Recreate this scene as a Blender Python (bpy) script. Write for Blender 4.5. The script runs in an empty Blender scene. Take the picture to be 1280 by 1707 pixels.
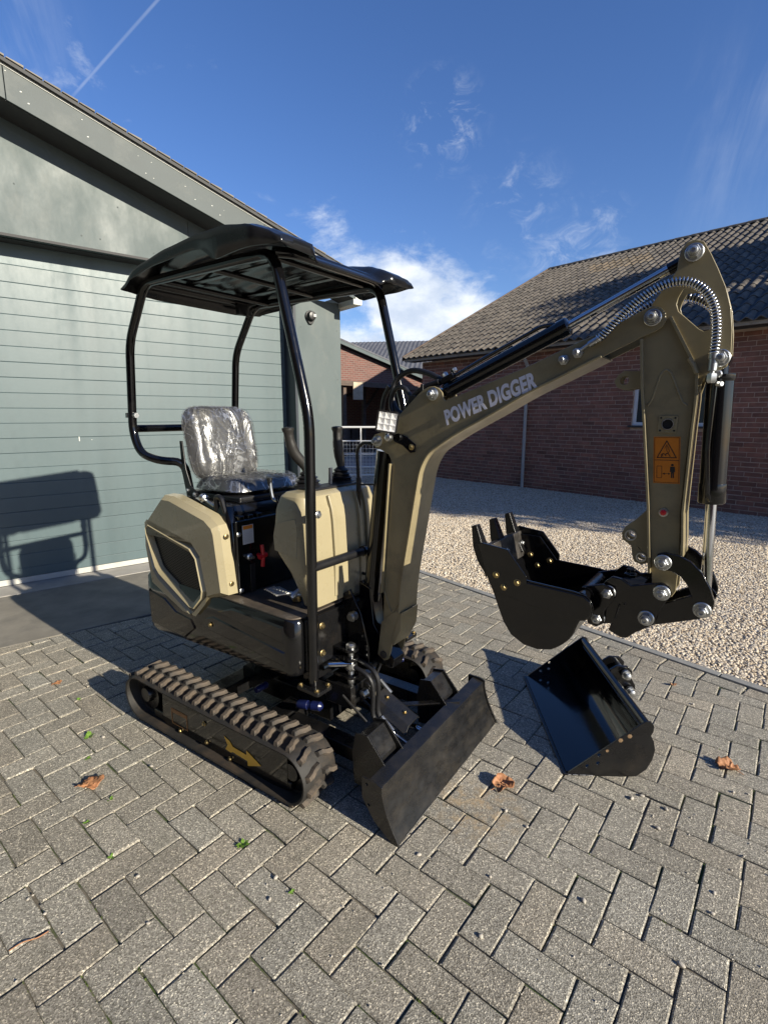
import bpy, bmesh, math, random
from mathutils import Vector, Matrix, noise
from mathutils.geometry import tessellate_polygon
R = math.radians
rng = random.Random(7)
SC = bpy.context.scene
COL = SC.collection

# ------------------------------------------------------------------ camera, light, exposure
cam = bpy.data.cameras.new('camera'); cam_o = bpy.data.objects.new('camera', cam); COL.objects.link(cam_o)
cam.sensor_fit = 'HORIZONTAL'; cam.sensor_width = 36.0; cam.lens = 36.0 * 850.3 / 1280.0
cam.clip_start = 0.05; cam.clip_end = 800
cam_o.location = (0, 0, 1.486); cam_o.rotation_euler = (R(90 - 10.764), 0, 0)
SC.camera = cam_o
SUN_HEAD, SUN_ELEV = 128.8, 22.6            # degrees clockwise from +Y, degrees above the horizon
world = bpy.data.worlds.new('World'); SC.world = world; world.use_nodes = True
wn = world.node_tree; wn.nodes.clear()
def WN(t, **k):
    n = wn.nodes.new(t)
    for a, b in k.items(): setattr(n, a, b)
    return n
def WL(a, b): wn.links.new(a, b)
sky = WN('ShaderNodeTexSky', sky_type='NISHITA', sun_disc=False)
sky.sun_elevation = R(SUN_ELEV); sky.sun_rotation = R(SUN_HEAD)
sky.air_density = 1.15; sky.dust_density = 0.25; sky.ozone_density = 3.2; sky.altitude = 10
SKY_STRENGTH = 0.071
tc = WN('ShaderNodeTexCoord')
sep = WN('ShaderNodeSeparateXYZ'); WL(tc.outputs['Generated'], sep.inputs[0])
def wm(op, a, b=None, clamp=False):
    n = WN('ShaderNodeMath', operation=op); n.use_clamp = clamp
    for i, v in enumerate((a, b)):
        if v is None: continue
        if isinstance(v, (int, float)): n.inputs[i].default_value = v
        else: WL(v, n.inputs[i])
    return n.outputs[0]
def wramp(v, lo, hi):
    n = WN('ShaderNodeMapRange', interpolation_type='SMOOTHSTEP'); WL(v, n.inputs['Value'])
    n.inputs['From Min'].default_value = lo; n.inputs['From Max'].default_value = hi
    return n.outputs['Result']
def wnoise(scale, det, rough, stretch=(1, 1, 1), rot=(0, 0, 0), dist=0.0, loc=(0, 0, 0)):
    mp = WN('ShaderNodeMapping'); mp.inputs['Scale'].default_value = stretch; mp.inputs['Rotation'].default_value = rot
    mp.inputs['Location'].default_value = loc
    WL(tc.outputs['Generated'], mp.inputs[0])
    n = WN('ShaderNodeTexNoise'); n.inputs['Scale'].default_value = scale; n.inputs['Detail'].default_value = det
    n.inputs['Roughness'].default_value = rough; n.inputs['Distortion'].default_value = dist
    WL(mp.outputs[0], n.inputs['Vector']); return n.outputs['Fac']
def blob(ax, el, r0, r1):
    """closeness of a sky direction to one centre (heading and height in degrees)"""
    v = WN('ShaderNodeVectorMath', operation='DISTANCE'); WL(tc.outputs['Generated'], v.inputs[0])
    v.inputs[1].default_value = (math.sin(R(ax)) * math.cos(R(el)), math.cos(R(ax)) * math.cos(R(el)), math.sin(R(el)))
    return wramp(v.outputs['Value'], r1, r0)
# cumulus bank low in the sky, thinning upward, and small wisps higher up
def sdir(px, py):
    a = Vector((px - 640, -(py - 853.5), 850.3)); t = R(10.764)
    return Vector((a.x, a.z * math.cos(t) + a.y * math.sin(t), -a.z * math.sin(t) + a.y * math.cos(t))).normalized()
def blobp(px, py, r0, r1):
    v = WN('ShaderNodeVectorMath', operation='DISTANCE'); WL(tc.outputs['Generated'], v.inputs[0]); v.inputs[1].default_value = sdir(px, py)
    return wramp(v.outputs['Value'], r1, r0)
cum = wnoise(5.0, 10, 0.60, (1, 1, 1.9), dist=0.3, loc=(0.35, 0.1, 0.0))
fine = wnoise(16, 8, 0.66, (1, 1, 1.6), dist=0.4)
tot = wm('ADD', cum, wm('MULTIPLY', wm('SUBTRACT', fine, 0.5), 0.28))
b1 = wm('MULTIPLY', blobp(705, 545, 0.04, 0.225), 0.46)
b2 = wm('MULTIPLY', blobp(570, 455, 0.02, 0.15), 0.28)
b3 = wm('MULTIPLY', blobp(600, 600, 0.05, 0.26), 0.34)
b4 = wm('MULTIPLY', wramp(sep.outputs['Z'], 0.20, 0.02), 0.20)
bank = wm('ADD', tot, wm('ADD', wm('MAXIMUM', wm('MAXIMUM', b1, b2), b3), b4))
cfac = wm('MULTIPLY', wramp(bank, 0.66, 0.93), 0.96)
wis = wnoise(20, 8, 0.68, (1, 1, 1.4), dist=0.6)
w1 = wm('MULTIPLY', wramp(wis, 0.47, 0.74), blobp(738, 205, 0.02, 0.085))
w2 = wm('MULTIPLY', wramp(wis, 0.46, 0.80), wm('MULTIPLY', blobp(860, 350, 0.02, 0.11), 0.7))
w3 = wm('MULTIPLY', wramp(wis, 0.46, 0.80), wm('MULTIPLY', blobp(985, 400, 0.02, 0.09), 0.8))
w6 = wm('MULTIPLY', wramp(wis, 0.42, 0.80), wm('MULTIPLY', blobp(960, 455, 0.02, 0.12), 0.9))
cir = wnoise(3.0, 6, 0.6, (6.0, 1.2, 1.2), rot=(0, 0, R(35)), dist=0.4)
w4 = wm('MULTIPLY', wramp(cir, 0.46, 0.75), wm('MULTIPLY', blobp(1240, 230, 0.02, 0.17), 0.24))
w5 = wm('MULTIPLY', wramp(cir, 0.42, 0.75), wm('MULTIPLY', blobp(0, 60, 0.02, 0.13), 0.30))
for w in (w1, w2, w3, w4, w5, w6): cfac = wm('MAXIMUM', cfac, wm('MULTIPLY', w, 0.46))
# condensation trail: distance to a great circle between two directions
d0, d1 = sdir(116, 165), sdir(262, 0)
nrm = d0.cross(d1).normalized(); along = (d1 - d0).normalized()
dp = WN('ShaderNodeVectorMath', operation='DOT_PRODUCT'); WL(tc.outputs['Generated'], dp.inputs[0]); dp.inputs[1].default_value = nrm
tr = wramp(wm('ABSOLUTE', dp.outputs['Value']), 0.0026, 0.0004)
da = WN('ShaderNodeVectorMath', operation='DOT_PRODUCT'); WL(tc.outputs['Generated'], da.inputs[0]); da.inputs[1].default_value = along
tr = wm('MULTIPLY', tr, wramp(da.outputs['Value'], d0.dot(along) - 0.01, d0.dot(along) + 0.03))
tr = wm('MULTIPLY', tr, wramp(sep.outputs['Y'], 0.0, 0.2))
cfac = wm('MAXIMUM', cfac, wm('MULTIPLY', tr, 0.18))
cfac = wm('MULTIPLY', cfac, wramp(sep.outputs['Z'], 0.0, 0.04))
shade = WN('ShaderNodeMix', data_type='RGBA'); WL(wramp(wnoise(6.5, 7, 0.6, (1, 1, 2.0), loc=(0.3, 0.1, 0.04)), 0.35, 0.68), shade.inputs[0])
shade.inputs[6].default_value = (5.2, 6.0, 7.3, 1); shade.inputs[7].default_value = (9.0, 9.3, 9.6, 1)
hsv = WN('ShaderNodeHueSaturation'); hsv.inputs['Saturation'].default_value = 1.12; WL(sky.outputs[0], hsv.inputs['Color'])
blu = WN('ShaderNodeMix', data_type='RGBA', blend_type='MULTIPLY'); blu.inputs[0].default_value = 1.0; WL(hsv.outputs[0], blu.inputs[6]); blu.inputs[7].default_value = (0.88, 0.92, 1.22, 1)
cm = WN('ShaderNodeMix', data_type='RGBA'); WL(cfac, cm.inputs[0]); WL(blu.outputs[2], cm.inputs[6]); WL(shade.outputs[2], cm.inputs[7])
bg = WN('ShaderNodeBackground'); bg.inputs[1].default_value = SKY_STRENGTH; WL(cm.outputs[2], bg.inputs[0])
wo = WN('ShaderNodeOutputWorld'); WL(bg.outputs[0], wo.inputs[0])
sun = bpy.data.lights.new('sun', 'SUN'); sun.energy = 5.0; sun.angle = R(0.55); sun.color = (1.0, 0.92, 0.76)
sun_o = bpy.data.objects.new('sun', sun); COL.objects.link(sun_o)
sdv = Vector((math.sin(R(SUN_HEAD)) * math.cos(R(SUN_ELEV)), math.cos(R(SUN_HEAD)) * math.cos(R(SUN_ELEV)), math.sin(R(SUN_ELEV))))
sun_o.rotation_euler = sdv.to_track_quat('Z', 'Y').to_euler(); sun_o.location = (6, -4, 9)
vs = SC.view_settings; vs.view_transform = 'Standard'; vs.look = 'None'; vs.exposure = 0.85; vs.gamma = 1.0; vs.use_curve_mapping = False
SC.render.engine = 'CYCLES'
SC.cycles.max_bounces = 6

# ------------------------------------------------------------------ materials
def M(name, col, rough=0.5, metal=0.0, var=0.0, vscale=6.0, bump=0.0, bscale=60.0, coat=0.0, spec=0.5,
      dirt=None, dscale=3.0, dlo=0.5, dhi=0.7, tint=False, stretch=(1, 1, 1), rvar=0.0, world_co=False, bdist=0.004):
    m = bpy.data.materials.new(name); m.use_nodes = True; nt = m.node_tree; b = nt.nodes['Principled BSDF']
    N = lambda t: nt.nodes.new(t); L = lambda a, c: nt.links.new(a, c)
    b.inputs['Roughness'].default_value = rough; b.inputs['Metallic'].default_value = metal
    b.inputs['Coat Weight'].default_value = coat; b.inputs['Coat Roughness'].default_value = 0.04
    b.inputs['Specular IOR Level'].default_value = spec
    if world_co: vec = N('ShaderNodeNewGeometry').outputs['Position']
    else: vec = N('ShaderNodeTexCoord').outputs['Object']
    mp = N('ShaderNodeMapping'); mp.inputs['Scale'].default_value = stretch; L(vec, mp.inputs[0]); vec = mp.outputs[0]
    def noi(s, d=6, r=0.6):
        n = N('ShaderNodeTexNoise'); n.inputs['Scale'].default_value = s; n.inputs['Detail'].default_value = d
        n.inputs['Roughness'].default_value = r; L(vec, n.inputs['Vector']); return n.outputs['Fac']
    def mr(v, a, c, d=0.0, e=1.0):
        n = N('ShaderNodeMapRange'); L(v, n.inputs['Value'])
        for i, q in zip(('From Min', 'From Max', 'To Min', 'To Max'), (a, c, d, e)): n.inputs[i].default_value = q
        return n.outputs['Result']
    def mix(f, a, c, kind='MIX'):
        n = N('ShaderNodeMix'); n.data_type = 'RGBA'; n.blend_type = kind
        for i, q in ((0, f), (6, a), (7, c)):
            if isinstance(q, (int, float)): n.inputs[i].default_value = q
            elif isinstance(q, tuple): n.inputs[i].default_value = (*q, 1) if len(q) == 3 else q
            else: L(q, n.inputs[i])
        return n.outputs[2]
    c = None
    if var:
        f = mr(noi(vscale), 0.3, 0.7)
        c = mix(f, tuple(x * (1 - var) for x in col), tuple(min(1, x * (1 + var)) for x in col))
    if tint:
        at = N('ShaderNodeAttribute'); at.attribute_name = 'tint'; at.attribute_type = 'GEOMETRY'
        c = mix(1.0, c if c is not None else tuple(col), at.outputs['Color'], 'MULTIPLY')
    if dirt:
        c = mix(mr(noi(dscale, 8, 0.68), dlo, dhi), c if c is not None else tuple(col), dirt)
    if c is not None: L(c, b.inputs['Base Color'])
    else: b.inputs['Base Color'].default_value = (*col, 1)
    if rvar: L(mr(noi(dscale * 1.7, 7, 0.65), 0.35, 0.7, max(0.02, rough - rvar), min(1, rough + rvar)), b.inputs['Roughness'])
    if bump:
        bn = N('ShaderNodeBump'); bn.inputs['Strength'].default_value = bump; bn.inputs['Distance'].default_value = bdist
        L(noi(bscale, 5, 0.6), bn.inputs['Height']); L(bn.outputs[0], b.inputs['Normal'])
    return m
def nodes_of(m):
    nt = m.node_tree
    return nt, nt.nodes['Principled BSDF'], (lambda t: nt.nodes.new(t)), (lambda a, b: nt.links.new(a, b))

cream = M('sand_paint', (0.290, 0.250, 0.155), 0.32, coat=0.25, var=0.06, vscale=3, bump=0.03, bscale=30, dirt=(0.16, 0.13, 0.08), dscale=9, dlo=0.66, dhi=0.9, rvar=0.08)
cream_boom = M('sand_boom_paint', (0.225, 0.187, 0.106), 0.38, coat=0.15, var=0.14, vscale=6, bump=0.015, bscale=40, dirt=(0.12, 0.098, 0.062), dscale=9, dlo=0.52, dhi=0.80, rvar=0.1)
black = M('gloss_black_paint', (0.0035, 0.0035, 0.004), 0.13, coat=0.2, bump=0.02, bscale=25, dirt=(0.020, 0.017, 0.014), dscale=5, dlo=0.58, dhi=0.95, rvar=0.06)
black_s = M('satin_black_paint', (0.005, 0.005, 0.0055), 0.30, bump=0.04, bscale=50, dirt=(0.022, 0.018, 0.014), dscale=6, dlo=0.52, dhi=0.9, rvar=0.1)
blade_m = M('scuffed_blade_paint', (0.0085, 0.0085, 0.009), 0.33, bump=0.07, bscale=40, dirt=(0.030, 0.026, 0.021), dscale=9, dlo=0.46, dhi=0.85, rvar=0.12, stretch=(1, 1, 2.2))
plas = M('black_plastic', (0.008, 0.008, 0.009), 0.42, bump=0.06, bscale=180, dirt=(0.022, 0.020, 0.018), dscale=5, dlo=0.55, dhi=0.95, rvar=0.1)
canopy_m = M('canopy_plastic', (0.007, 0.0075, 0.009), 0.22, bump=0.015, bscale=8, dirt=(0.022, 0.022, 0.023), dscale=4, dlo=0.5, dhi=0.95, rvar=0.08)
rubber = M('dusty_rubber', (0.014, 0.0125, 0.011), 0.7, var=0.3, vscale=20, bump=0.3, bscale=90, dirt=(0.070, 0.048, 0.030), dscale=7, dlo=0.50, dhi=0.80)
lug_m = M('dusty_lug_rubber', (0.030, 0.026, 0.022), 0.8, var=0.45, vscale=25, bump=0.5, bscale=80, dirt=(0.120, 0.088, 0.060), dscale=13, dlo=0.46, dhi=0.74)
steel = M('zinc_steel', (0.50, 0.51, 0.51), 0.36, metal=1.0, var=0.15, vscale=30, bump=0.05, bscale=60, rvar=0.1)
chrome = M('chrome_rod', (0.62, 0.63, 0.65), 0.07, metal=1.0)
brass = M('yellow_zinc', (0.36, 0.28, 0.14), 0.38, metal=1.0)
hose_m = M('hose_rubber', (0.009, 0.009, 0.010), 0.45, bump=0.1, bscale=120)
spring_m = M('spring_steel', (0.66, 0.66, 0.66), 0.20, metal=1.0)
blue_m = M('blue_valve_paint', (0.006, 0.010, 0.055), 0.35)
red_m = M('red_plastic', (0.55, 0.015, 0.02), 0.35)
orange_m = M('orange_sticker', (0.55, 0.17, 0.012), 0.45, var=0.06, vscale=30)
ink_m = M('sticker_ink', (0.015, 0.013, 0.012), 0.5)
white_m = M('white_sticker', (0.42, 0.42, 0.41), 0.4)
gold_m = M('yellow_decal', (0.70, 0.40, 0.04), 0.4)
silver_m = M('silver_lettering', (0.72, 0.72, 0.80), 0.35, metal=0.15)
grip_m = M('grip_rubber', (0.018, 0.017, 0.016), 0.45, bump=0.08, bscale=200)
vinyl = M('seat_vinyl', (0.040, 0.040, 0.042), 0.5, bump=0.2, bscale=150)
alu = M('cast_aluminium', (0.66, 0.66, 0.64), 0.35, metal=0.8, bump=0.1, bscale=100)
deck_m = M('dusty_floor', (0.045, 0.038, 0.031), 0.45, bump=0.1, bscale=70, dirt=(0.120, 0.095, 0.072), dscale=8, dlo=0.4, dhi=0.75)
mesh_m = M('grille_mesh', (0.010, 0.010, 0.010), 0.3)
void_m = M('dark_void', (0.006, 0.006, 0.006), 0.8)
lamp_m = M('lamp_reflector', (0.75, 0.75, 0.75), 0.12, metal=1.0)

door_m = M('door_panel_paint', (0.067, 0.100, 0.108), 0.45, var=0.05, vscale=2.5, bump=0.25, bscale=260, dirt=(0.056, 0.082, 0.089), dscale=4, dlo=0.48, dhi=0.8, stretch=(1, 1, 0.35), bdist=0.0012, tint=True, rvar=0.08)
wall_m = M('grey_green_board', (0.066, 0.088, 0.090), 0.6, var=0.08, vscale=2, bump=0.12, bscale=40, dirt=(0.118, 0.128, 0.120), dscale=2.2, dlo=0.52, dhi=0.8, stretch=(1, 1, 0.5), rvar=0.1)
fascia_m = M('grey_green_fascia', (0.040, 0.054, 0.056), 0.6, var=0.1, vscale=3, bump=0.12, bscale=40, dirt=(0.080, 0.092, 0.088), dscale=4, dlo=0.52, dhi=0.8)
edge_m = M('pale_board_edge', (0.55, 0.55, 0.50), 0.6)
jamb_m = M('dark_blue_jamb', (0.020, 0.026, 0.036), 0.35)
soffit_m = M('dark_soffit', (0.035, 0.035, 0.036), 0.7, var=0.1)
sill_m = M('white_sill', (0.40, 0.40, 0.37), 0.5, var=0.06, dirt=(0.38, 0.35, 0.3), dscale=8)
conc_m = M('grey_concrete', (0.30, 0.28, 0.25), 0.85, var=0.15, vscale=5, bump=0.4, bscale=70, dirt=(0.30, 0.285, 0.26), dscale=6, dlo=0.45, dhi=0.75)
slab_m = M('dark_slab_concrete', (0.185, 0.168, 0.140), 0.85, var=0.2, vscale=4, bump=0.5, bscale=90, dirt=(0.120, 0.112, 0.098), dscale=3, dlo=0.48, dhi=0.72)
gate_m = M('galvanised_white', (0.62, 0.62, 0.60), 0.4, metal=0.2)
pipe_m = M('grey_pvc', (0.34, 0.33, 0.31), 0.45, var=0.08)
gutter_m = M('pale_gutter_board', (0.30, 0.28, 0.25), 0.6, var=0.15, vscale=4, dirt=(0.16, 0.14, 0.12), dscale=6)
wood_m = M('weathered_wood', (0.09, 0.065, 0.05), 0.8, var=0.3, vscale=3, stretch=(1, 1, 4))
pale_wood = M('pale_plywood', (0.42, 0.34, 0.24), 0.7, var=0.25, vscale=4)
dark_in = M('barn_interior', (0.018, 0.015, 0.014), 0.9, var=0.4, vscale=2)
glass_m = M('window_glass', (0.03, 0.035, 0.04), 0.06)
frame_m = M('white_window_frame', (0.60, 0.62, 0.64), 0.4)
leaf_m = M('dry_leaf', (0.36, 0.17, 0.075), 0.7, var=0.35, vscale=25, bump=0.4, bscale=50, dirt=(0.17, 0.062, 0.025), dscale=28, dlo=0.45, dhi=0.7)
weed_m = M('weed_green', (0.14, 0.25, 0.035), 0.5, var=0.3, vscale=30)
moss_m = M('moss_green', (0.10, 0.14, 0.028), 0.9, var=0.4, vscale=60)
grit_m = M('pale_pebble', (0.40, 0.365, 0.31), 0.7, var=0.15, vscale=40, bump=0.3, bscale=100)
tree_leaf = M('tree_leaves', (0.06, 0.085, 0.02), 0.6, var=0.4, vscale=2)
bark = M('tree_bark', (0.10, 0.075, 0.055), 0.9, var=0.3, bump=0.6, bscale=20)

# pavers: speckled washed concrete, each stone its own tone
paver_m = bpy.data.materials.new('washed_concrete_paver'); paver_m.use_nodes = True
nt, b, N, L = nodes_of(paver_m)
pos = N('ShaderNodeNewGeometry').outputs['Position']
def pn(s, d, r):
    n = N('ShaderNodeTexNoise'); n.inputs['Scale'].default_value = s; n.inputs['Detail'].default_value = d; n.inputs['Roughness'].default_value = r; L(pos, n.inputs['Vector']); return n.outputs['Fac']
vo = N('ShaderNodeTexVoronoi'); vo.inputs['Scale'].default_value = 300; L(pos, vo.inputs['Vector'])
vs_ = N('ShaderNodeSeparateColor'); L(vo.outputs['Color'], vs_.inputs[0])
rp = N('ShaderNodeValToRGB'); L(vs_.outputs[0], rp.inputs[0])
el = rp.color_ramp.elements
el[0].position = 0; el[0].color = (0.085, 0.076, 0.060, 1); el[1].position = 1; el[1].color = (0.50, 0.45, 0.35, 1)
for p_, c_ in ((0.35, (0.148, 0.136, 0.112, 1)), (0.70, (0.206, 0.190, 0.157, 1)), (0.90, (0.27, 0.25, 0.207, 1))):
    e = el.new(p_); e.color = c_
big = N('ShaderNodeMapRange'); L(pn(2.3, 6, 0.6), big.inputs[0]); big.inputs[1].default_value = 0.3; big.inputs[2].default_value = 0.7; big.inputs[3].default_value = 1.26; big.inputs[4].default_value = 1.52
at = N('ShaderNodeAttribute'); at.attribute_name = 'tint'
oi = N('ShaderNodeObjectInfo')
orr = N('ShaderNodeMapRange'); L(oi.outputs['Random'], orr.inputs[0]); orr.inputs[3].default_value = 0.95; orr.inputs[4].default_value = 1.05
m1 = N('ShaderNodeMix'); m1.data_type = 'RGBA'; m1.blend_type = 'MULTIPLY'; m1.inputs[0].default_value = 1; L(rp.outputs[0], m1.inputs[6]); L(at.outputs['Color'], m1.inputs[7])
stn = N('ShaderNodeMapRange'); L(pn(5.5, 7, 0.72), stn.inputs[0]); stn.inputs[1].default_value = 0.54; stn.inputs[2].default_value = 0.68; stn.inputs[3].default_value = 0; stn.inputs[4].default_value = 0.38
ms = N('ShaderNodeMix'); ms.data_type = 'RGBA'; L(stn.outputs[0], ms.inputs[0]); L(m1.outputs[2], ms.inputs[6]); ms.inputs[7].default_value = (0.125, 0.118, 0.092, 1)
m2 = N('ShaderNodeVectorMath'); m2.operation = 'SCALE'; L(ms.outputs[2], m2.inputs[0])
mm = N('ShaderNodeMath'); mm.operation = 'MULTIPLY'; L(big.outputs[0], mm.inputs[0]); L(orr.outputs[0], mm.inputs[1]); L(mm.outputs[0], m2.inputs['Scale'])
# sand stain beside the blade
dd = N('ShaderNodeVectorMath'); dd.operation = 'DISTANCE'; L(pos, dd.inputs[0]); dd.inputs[1].default_value = (0.36, 1.72, 0)
dr = N('ShaderNodeMapRange'); L(dd.outputs['Value'], dr.inputs[0]); dr.inputs[1].default_value = 0.22; dr.inputs[2].default_value = 0.03; dr.inputs[3].default_value = 0; dr.inputs[4].default_value = 1.0
dn = N('ShaderNodeMapRange'); L(pn(22, 5, 0.7), dn.inputs[0]); dn.inputs[1].default_value = 0.45; dn.inputs[2].default_value = 0.62
dm = N('ShaderNodeMath'); dm.operation = 'MULTIPLY'; L(dr.outputs[0], dm.inputs[0]); L(dn.outputs[0], dm.inputs[1])
m3 = N('ShaderNodeMix'); m3.data_type = 'RGBA'; L(dm.outputs[0], m3.inputs[0]); L(m2.outputs[0], m3.inputs[6]); m3.inputs[7].default_value = (0.36, 0.27, 0.16, 1)
L(m3.outputs[2], b.inputs['Base Color']); b.inputs['Roughness'].default_value = 0.85; b.inputs['Specular IOR Level'].default_value = 0.3
bp = N('ShaderNodeBump'); bp.inputs['Strength'].default_value = 0.55; bp.inputs['Distance'].default_value = 0.002; L(vo.outputs['Distance'], bp.inputs['Height'])
bp2 = N('ShaderNodeBump'); bp2.inputs['Strength'].default_value = 0.5; bp2.inputs['Distance'].default_value = 0.002; L(pn(150, 5, 0.7), bp2.inputs['Height']); L(bp.outputs[0], bp2.inputs['Normal']); L(bp2.outputs[0], b.inputs['Normal'])

# joint sand with mossy runs
joint_m = M('joint_sand', (0.13, 0.112, 0.085), 0.95, var=0.3, vscale=30, bump=0.6, bscale=200, dirt=(0.050, 0.075, 0.016), dscale=3.2, dlo=0.46, dhi=0.56, world_co=True)
kerb_m = M('kerb_concrete', (0.215, 0.215, 0.205), 0.85, var=0.15, vscale=20, bump=0.4, bscale=120, dirt=(0.26, 0.25, 0.23), dscale=12, dlo=0.5, dhi=0.75, world_co=True)
# gravel bed and its stones
gravel_m = bpy.data.materials.new('pale_gravel'); gravel_m.use_nodes = True
nt, b, N, L = nodes_of(gravel_m)
at = N('ShaderNodeAttribute'); at.attribute_name = 'gt'; at.attribute_type = 'INSTANCER'
rp = N('ShaderNodeValToRGB'); L(at.outputs['Fac'], rp.inputs[0]); el = rp.color_ramp.elements
el[0].color = (0.20, 0.15, 0.10, 1); el[1].color = (0.78, 0.70, 0.56, 1); el[1].position = 1
for p_, c_ in ((0.25, (0.46, 0.375, 0.27, 1)), (0.6, (0.58, 0.50, 0.385, 1)), (0.9, (0.36, 0.33, 0.29, 1))):
    e = el.new(p_); e.color = c_
L(rp.outputs[0], b.inputs['Base Color']); b.inputs['Roughness'].default_value = 0.8
bed_m = bpy.data.materials.new('gravel_bed'); bed_m.use_nodes = True
nt, b, N, L = nodes_of(bed_m)
pos = N('ShaderNodeNewGeometry').outputs['Position']
vo = N('ShaderNodeTexVoronoi'); vo.inputs['Scale'].default_value = 75; L(pos, vo.inputs['Vector'])
vs_ = N('ShaderNodeSeparateColor'); L(vo.outputs['Color'], vs_.inputs[0])
rp = N('ShaderNodeValToRGB'); L(vs_.outputs[0], rp.inputs[0]); el = rp.color_ramp.elements
el[0].color = (0.11, 0.085, 0.06, 1); el[1].color = (0.56, 0.49, 0.37, 1); e = el.new(0.5); e.color = (0.42, 0.345, 0.25, 1)
L(rp.outputs[0], b.inputs['Base Color']); b.inputs['Roughness'].default_value = 0.9
bp = N('ShaderNodeBump'); bp.inputs['Strength'].default_value = 1.0; bp.inputs['Distance'].default_value = 0.012; bp.invert = True; L(vo.outputs['Distance'], bp.inputs['Height']); L(bp.outputs[0], b.inputs['Normal'])
# brick, mortar, roof sheets
brick_m = M('brown_red_brick', (0.225, 0.098, 0.066), 0.85, var=0.25, vscale=9, bump=0.5, bscale=60, dirt=(0.165, 0.078, 0.055), dscale=3, dlo=0.45, dhi=0.75, tint=True, world_co=True)
mortar_m = M('grey_mortar', (0.42, 0.31, 0.24), 0.95, var=0.15, vscale=20, bump=0.3, bscale=90)
tile_m = M('weathered_roof_tile', (0.088, 0.076, 0.062), 0.85, var=0.3, vscale=9, bump=0.5, bscale=40, dirt=(0.190, 0.172, 0.140), dscale=11, dlo=0.50, dhi=0.76, tint=True, world_co=True)
oldtile_m = M('dark_roof_sheet', (0.085, 0.088, 0.10), 0.8, var=0.2, vscale=4, dirt=(0.13, 0.13, 0.14), dscale=3, world_co=True)
far_brick = bpy.data.materials.new('far_brick'); far_brick.use_nodes = True
nt, b, N, L = nodes_of(far_brick)
tcx = N('ShaderNodeTexCoord'); sp = N('ShaderNodeSeparateXYZ'); L(tcx.outputs['Object'], sp.inputs[0]); cb = N('ShaderNodeCombineXYZ'); L(sp.outputs[0], cb.inputs[0]); L(sp.outputs[2], cb.inputs[1])
bt = N('ShaderNodeTexBrick'); L(cb.outputs[0], bt.inputs['Vector']); bt.inputs['Scale'].default_value = 1.0
bt.inputs['Brick Width'].default_value = 0.235; bt.inputs['Row Height'].default_value = 0.074; bt.inputs['Mortar Size'].default_value = 0.008
bt.inputs['Color1'].default_value = (0.16, 0.07, 0.055, 1); bt.inputs['Color2'].default_value = (0.115, 0.055, 0.045, 1); bt.inputs['Mortar'].default_value = (0.17, 0.14, 0.12, 1)
L(bt.outputs[0], b.inputs['Base Color']); b.inputs['Roughness'].default_value = 0.9
# crinkled clear film over the seat
film = bpy.data.materials.new('clear_crinkled_film'); film.use_nodes = True; nt = film.node_tree; nt.nodes.clear()
N = lambda t: nt.nodes.new(t); L = lambda a, c: nt.links.new(a, c)
o_ = N('ShaderNodeOutputMaterial'); mx = N('ShaderNodeMixShader'); tr_ = N('ShaderNodeBsdfTransparent'); gl = N('ShaderNodeBsdfGlossy'); df = N('ShaderNodeBsdfDiffuse'); m0 = N('ShaderNodeMixShader')
tr_.inputs[0].default_value = (0.93, 0.93, 0.93, 1); gl.inputs['Roughness'].default_value = 0.30; gl.inputs[0].default_value = (0.95, 0.95, 0.93, 1); df.inputs[0].default_value = (0.50, 0.50, 0.49, 1)
tcx = N('ShaderNodeTexCoord')
def ridge(scale, seed, dist, lo, hi, st=(1, 1, 1)):
    mp = N('ShaderNodeMapping'); L(tcx.outputs['Object'], mp.inputs[0]); mp.inputs['Location'].default_value = (seed, seed * .7, 0); mp.inputs['Scale'].default_value = st
    n1 = N('ShaderNodeTexNoise'); n1.inputs['Scale'].default_value = scale; n1.inputs['Detail'].default_value = 4; n1.inputs['Roughness'].default_value = 0.55; n1.inputs['Distortion'].default_value = dist; L(mp.outputs[0], n1.inputs['Vector'])
    a = N('ShaderNodeMath'); a.operation = 'SUBTRACT'; L(n1.outputs['Fac'], a.inputs[0]); a.inputs[1].default_value = 0.5
    b_ = N('ShaderNodeMath'); b_.operation = 'ABSOLUTE'; L(a.outputs[0], b_.inputs[0])
    c = N('ShaderNodeMapRange'); L(b_.outputs[0], c.inputs[0]); c.inputs[1].default_value = hi; c.inputs[2].default_value = lo; return c.outputs[0], n1.outputs['Fac']
ra, na = ridge(8, 0.0, 0.9, 0.0, 0.030, (1, 1, .6)); rb, nb_ = ridge(17, 3.1, 0.5, 0.0, 0.035)
big_, _ = ridge(5, 7.7, 0.3, 0.02, 0.16)
bp = N('ShaderNodeBump'); bp.inputs['Strength'].default_value = 1.0; bp.inputs['Distance'].default_value = 0.020; L(na, bp.inputs['Height'])
bp2 = N('ShaderNodeBump'); bp2.inputs['Strength'].default_value = 0.9; bp2.inputs['Distance'].default_value = 0.005; L(nb_, bp2.inputs['Height']); L(bp.outputs[0], bp2.inputs['Normal']); L(bp2.outputs[0], gl.inputs['Normal']); L(bp2.outputs[0], df.inputs['Normal'])
mul = N('ShaderNodeMath'); mul.operation = 'MULTIPLY'; L(rb, mul.inputs[0]); L(big_, mul.inputs[1])
mxm = N('ShaderNodeMath'); mxm.operation = 'MAXIMUM'; L(ra, mxm.inputs[0]); L(mul.outputs[0], mxm.inputs[1])
fm = N('ShaderNodeMapRange'); L(mxm.outputs[0], fm.inputs[0]); fm.inputs[3].default_value = 0.10; fm.inputs[4].default_value = 0.58
m0.inputs[0].default_value = 0.22; L(gl.outputs[0], m0.inputs[1]); L(df.outputs[0], m0.inputs[2])
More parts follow.
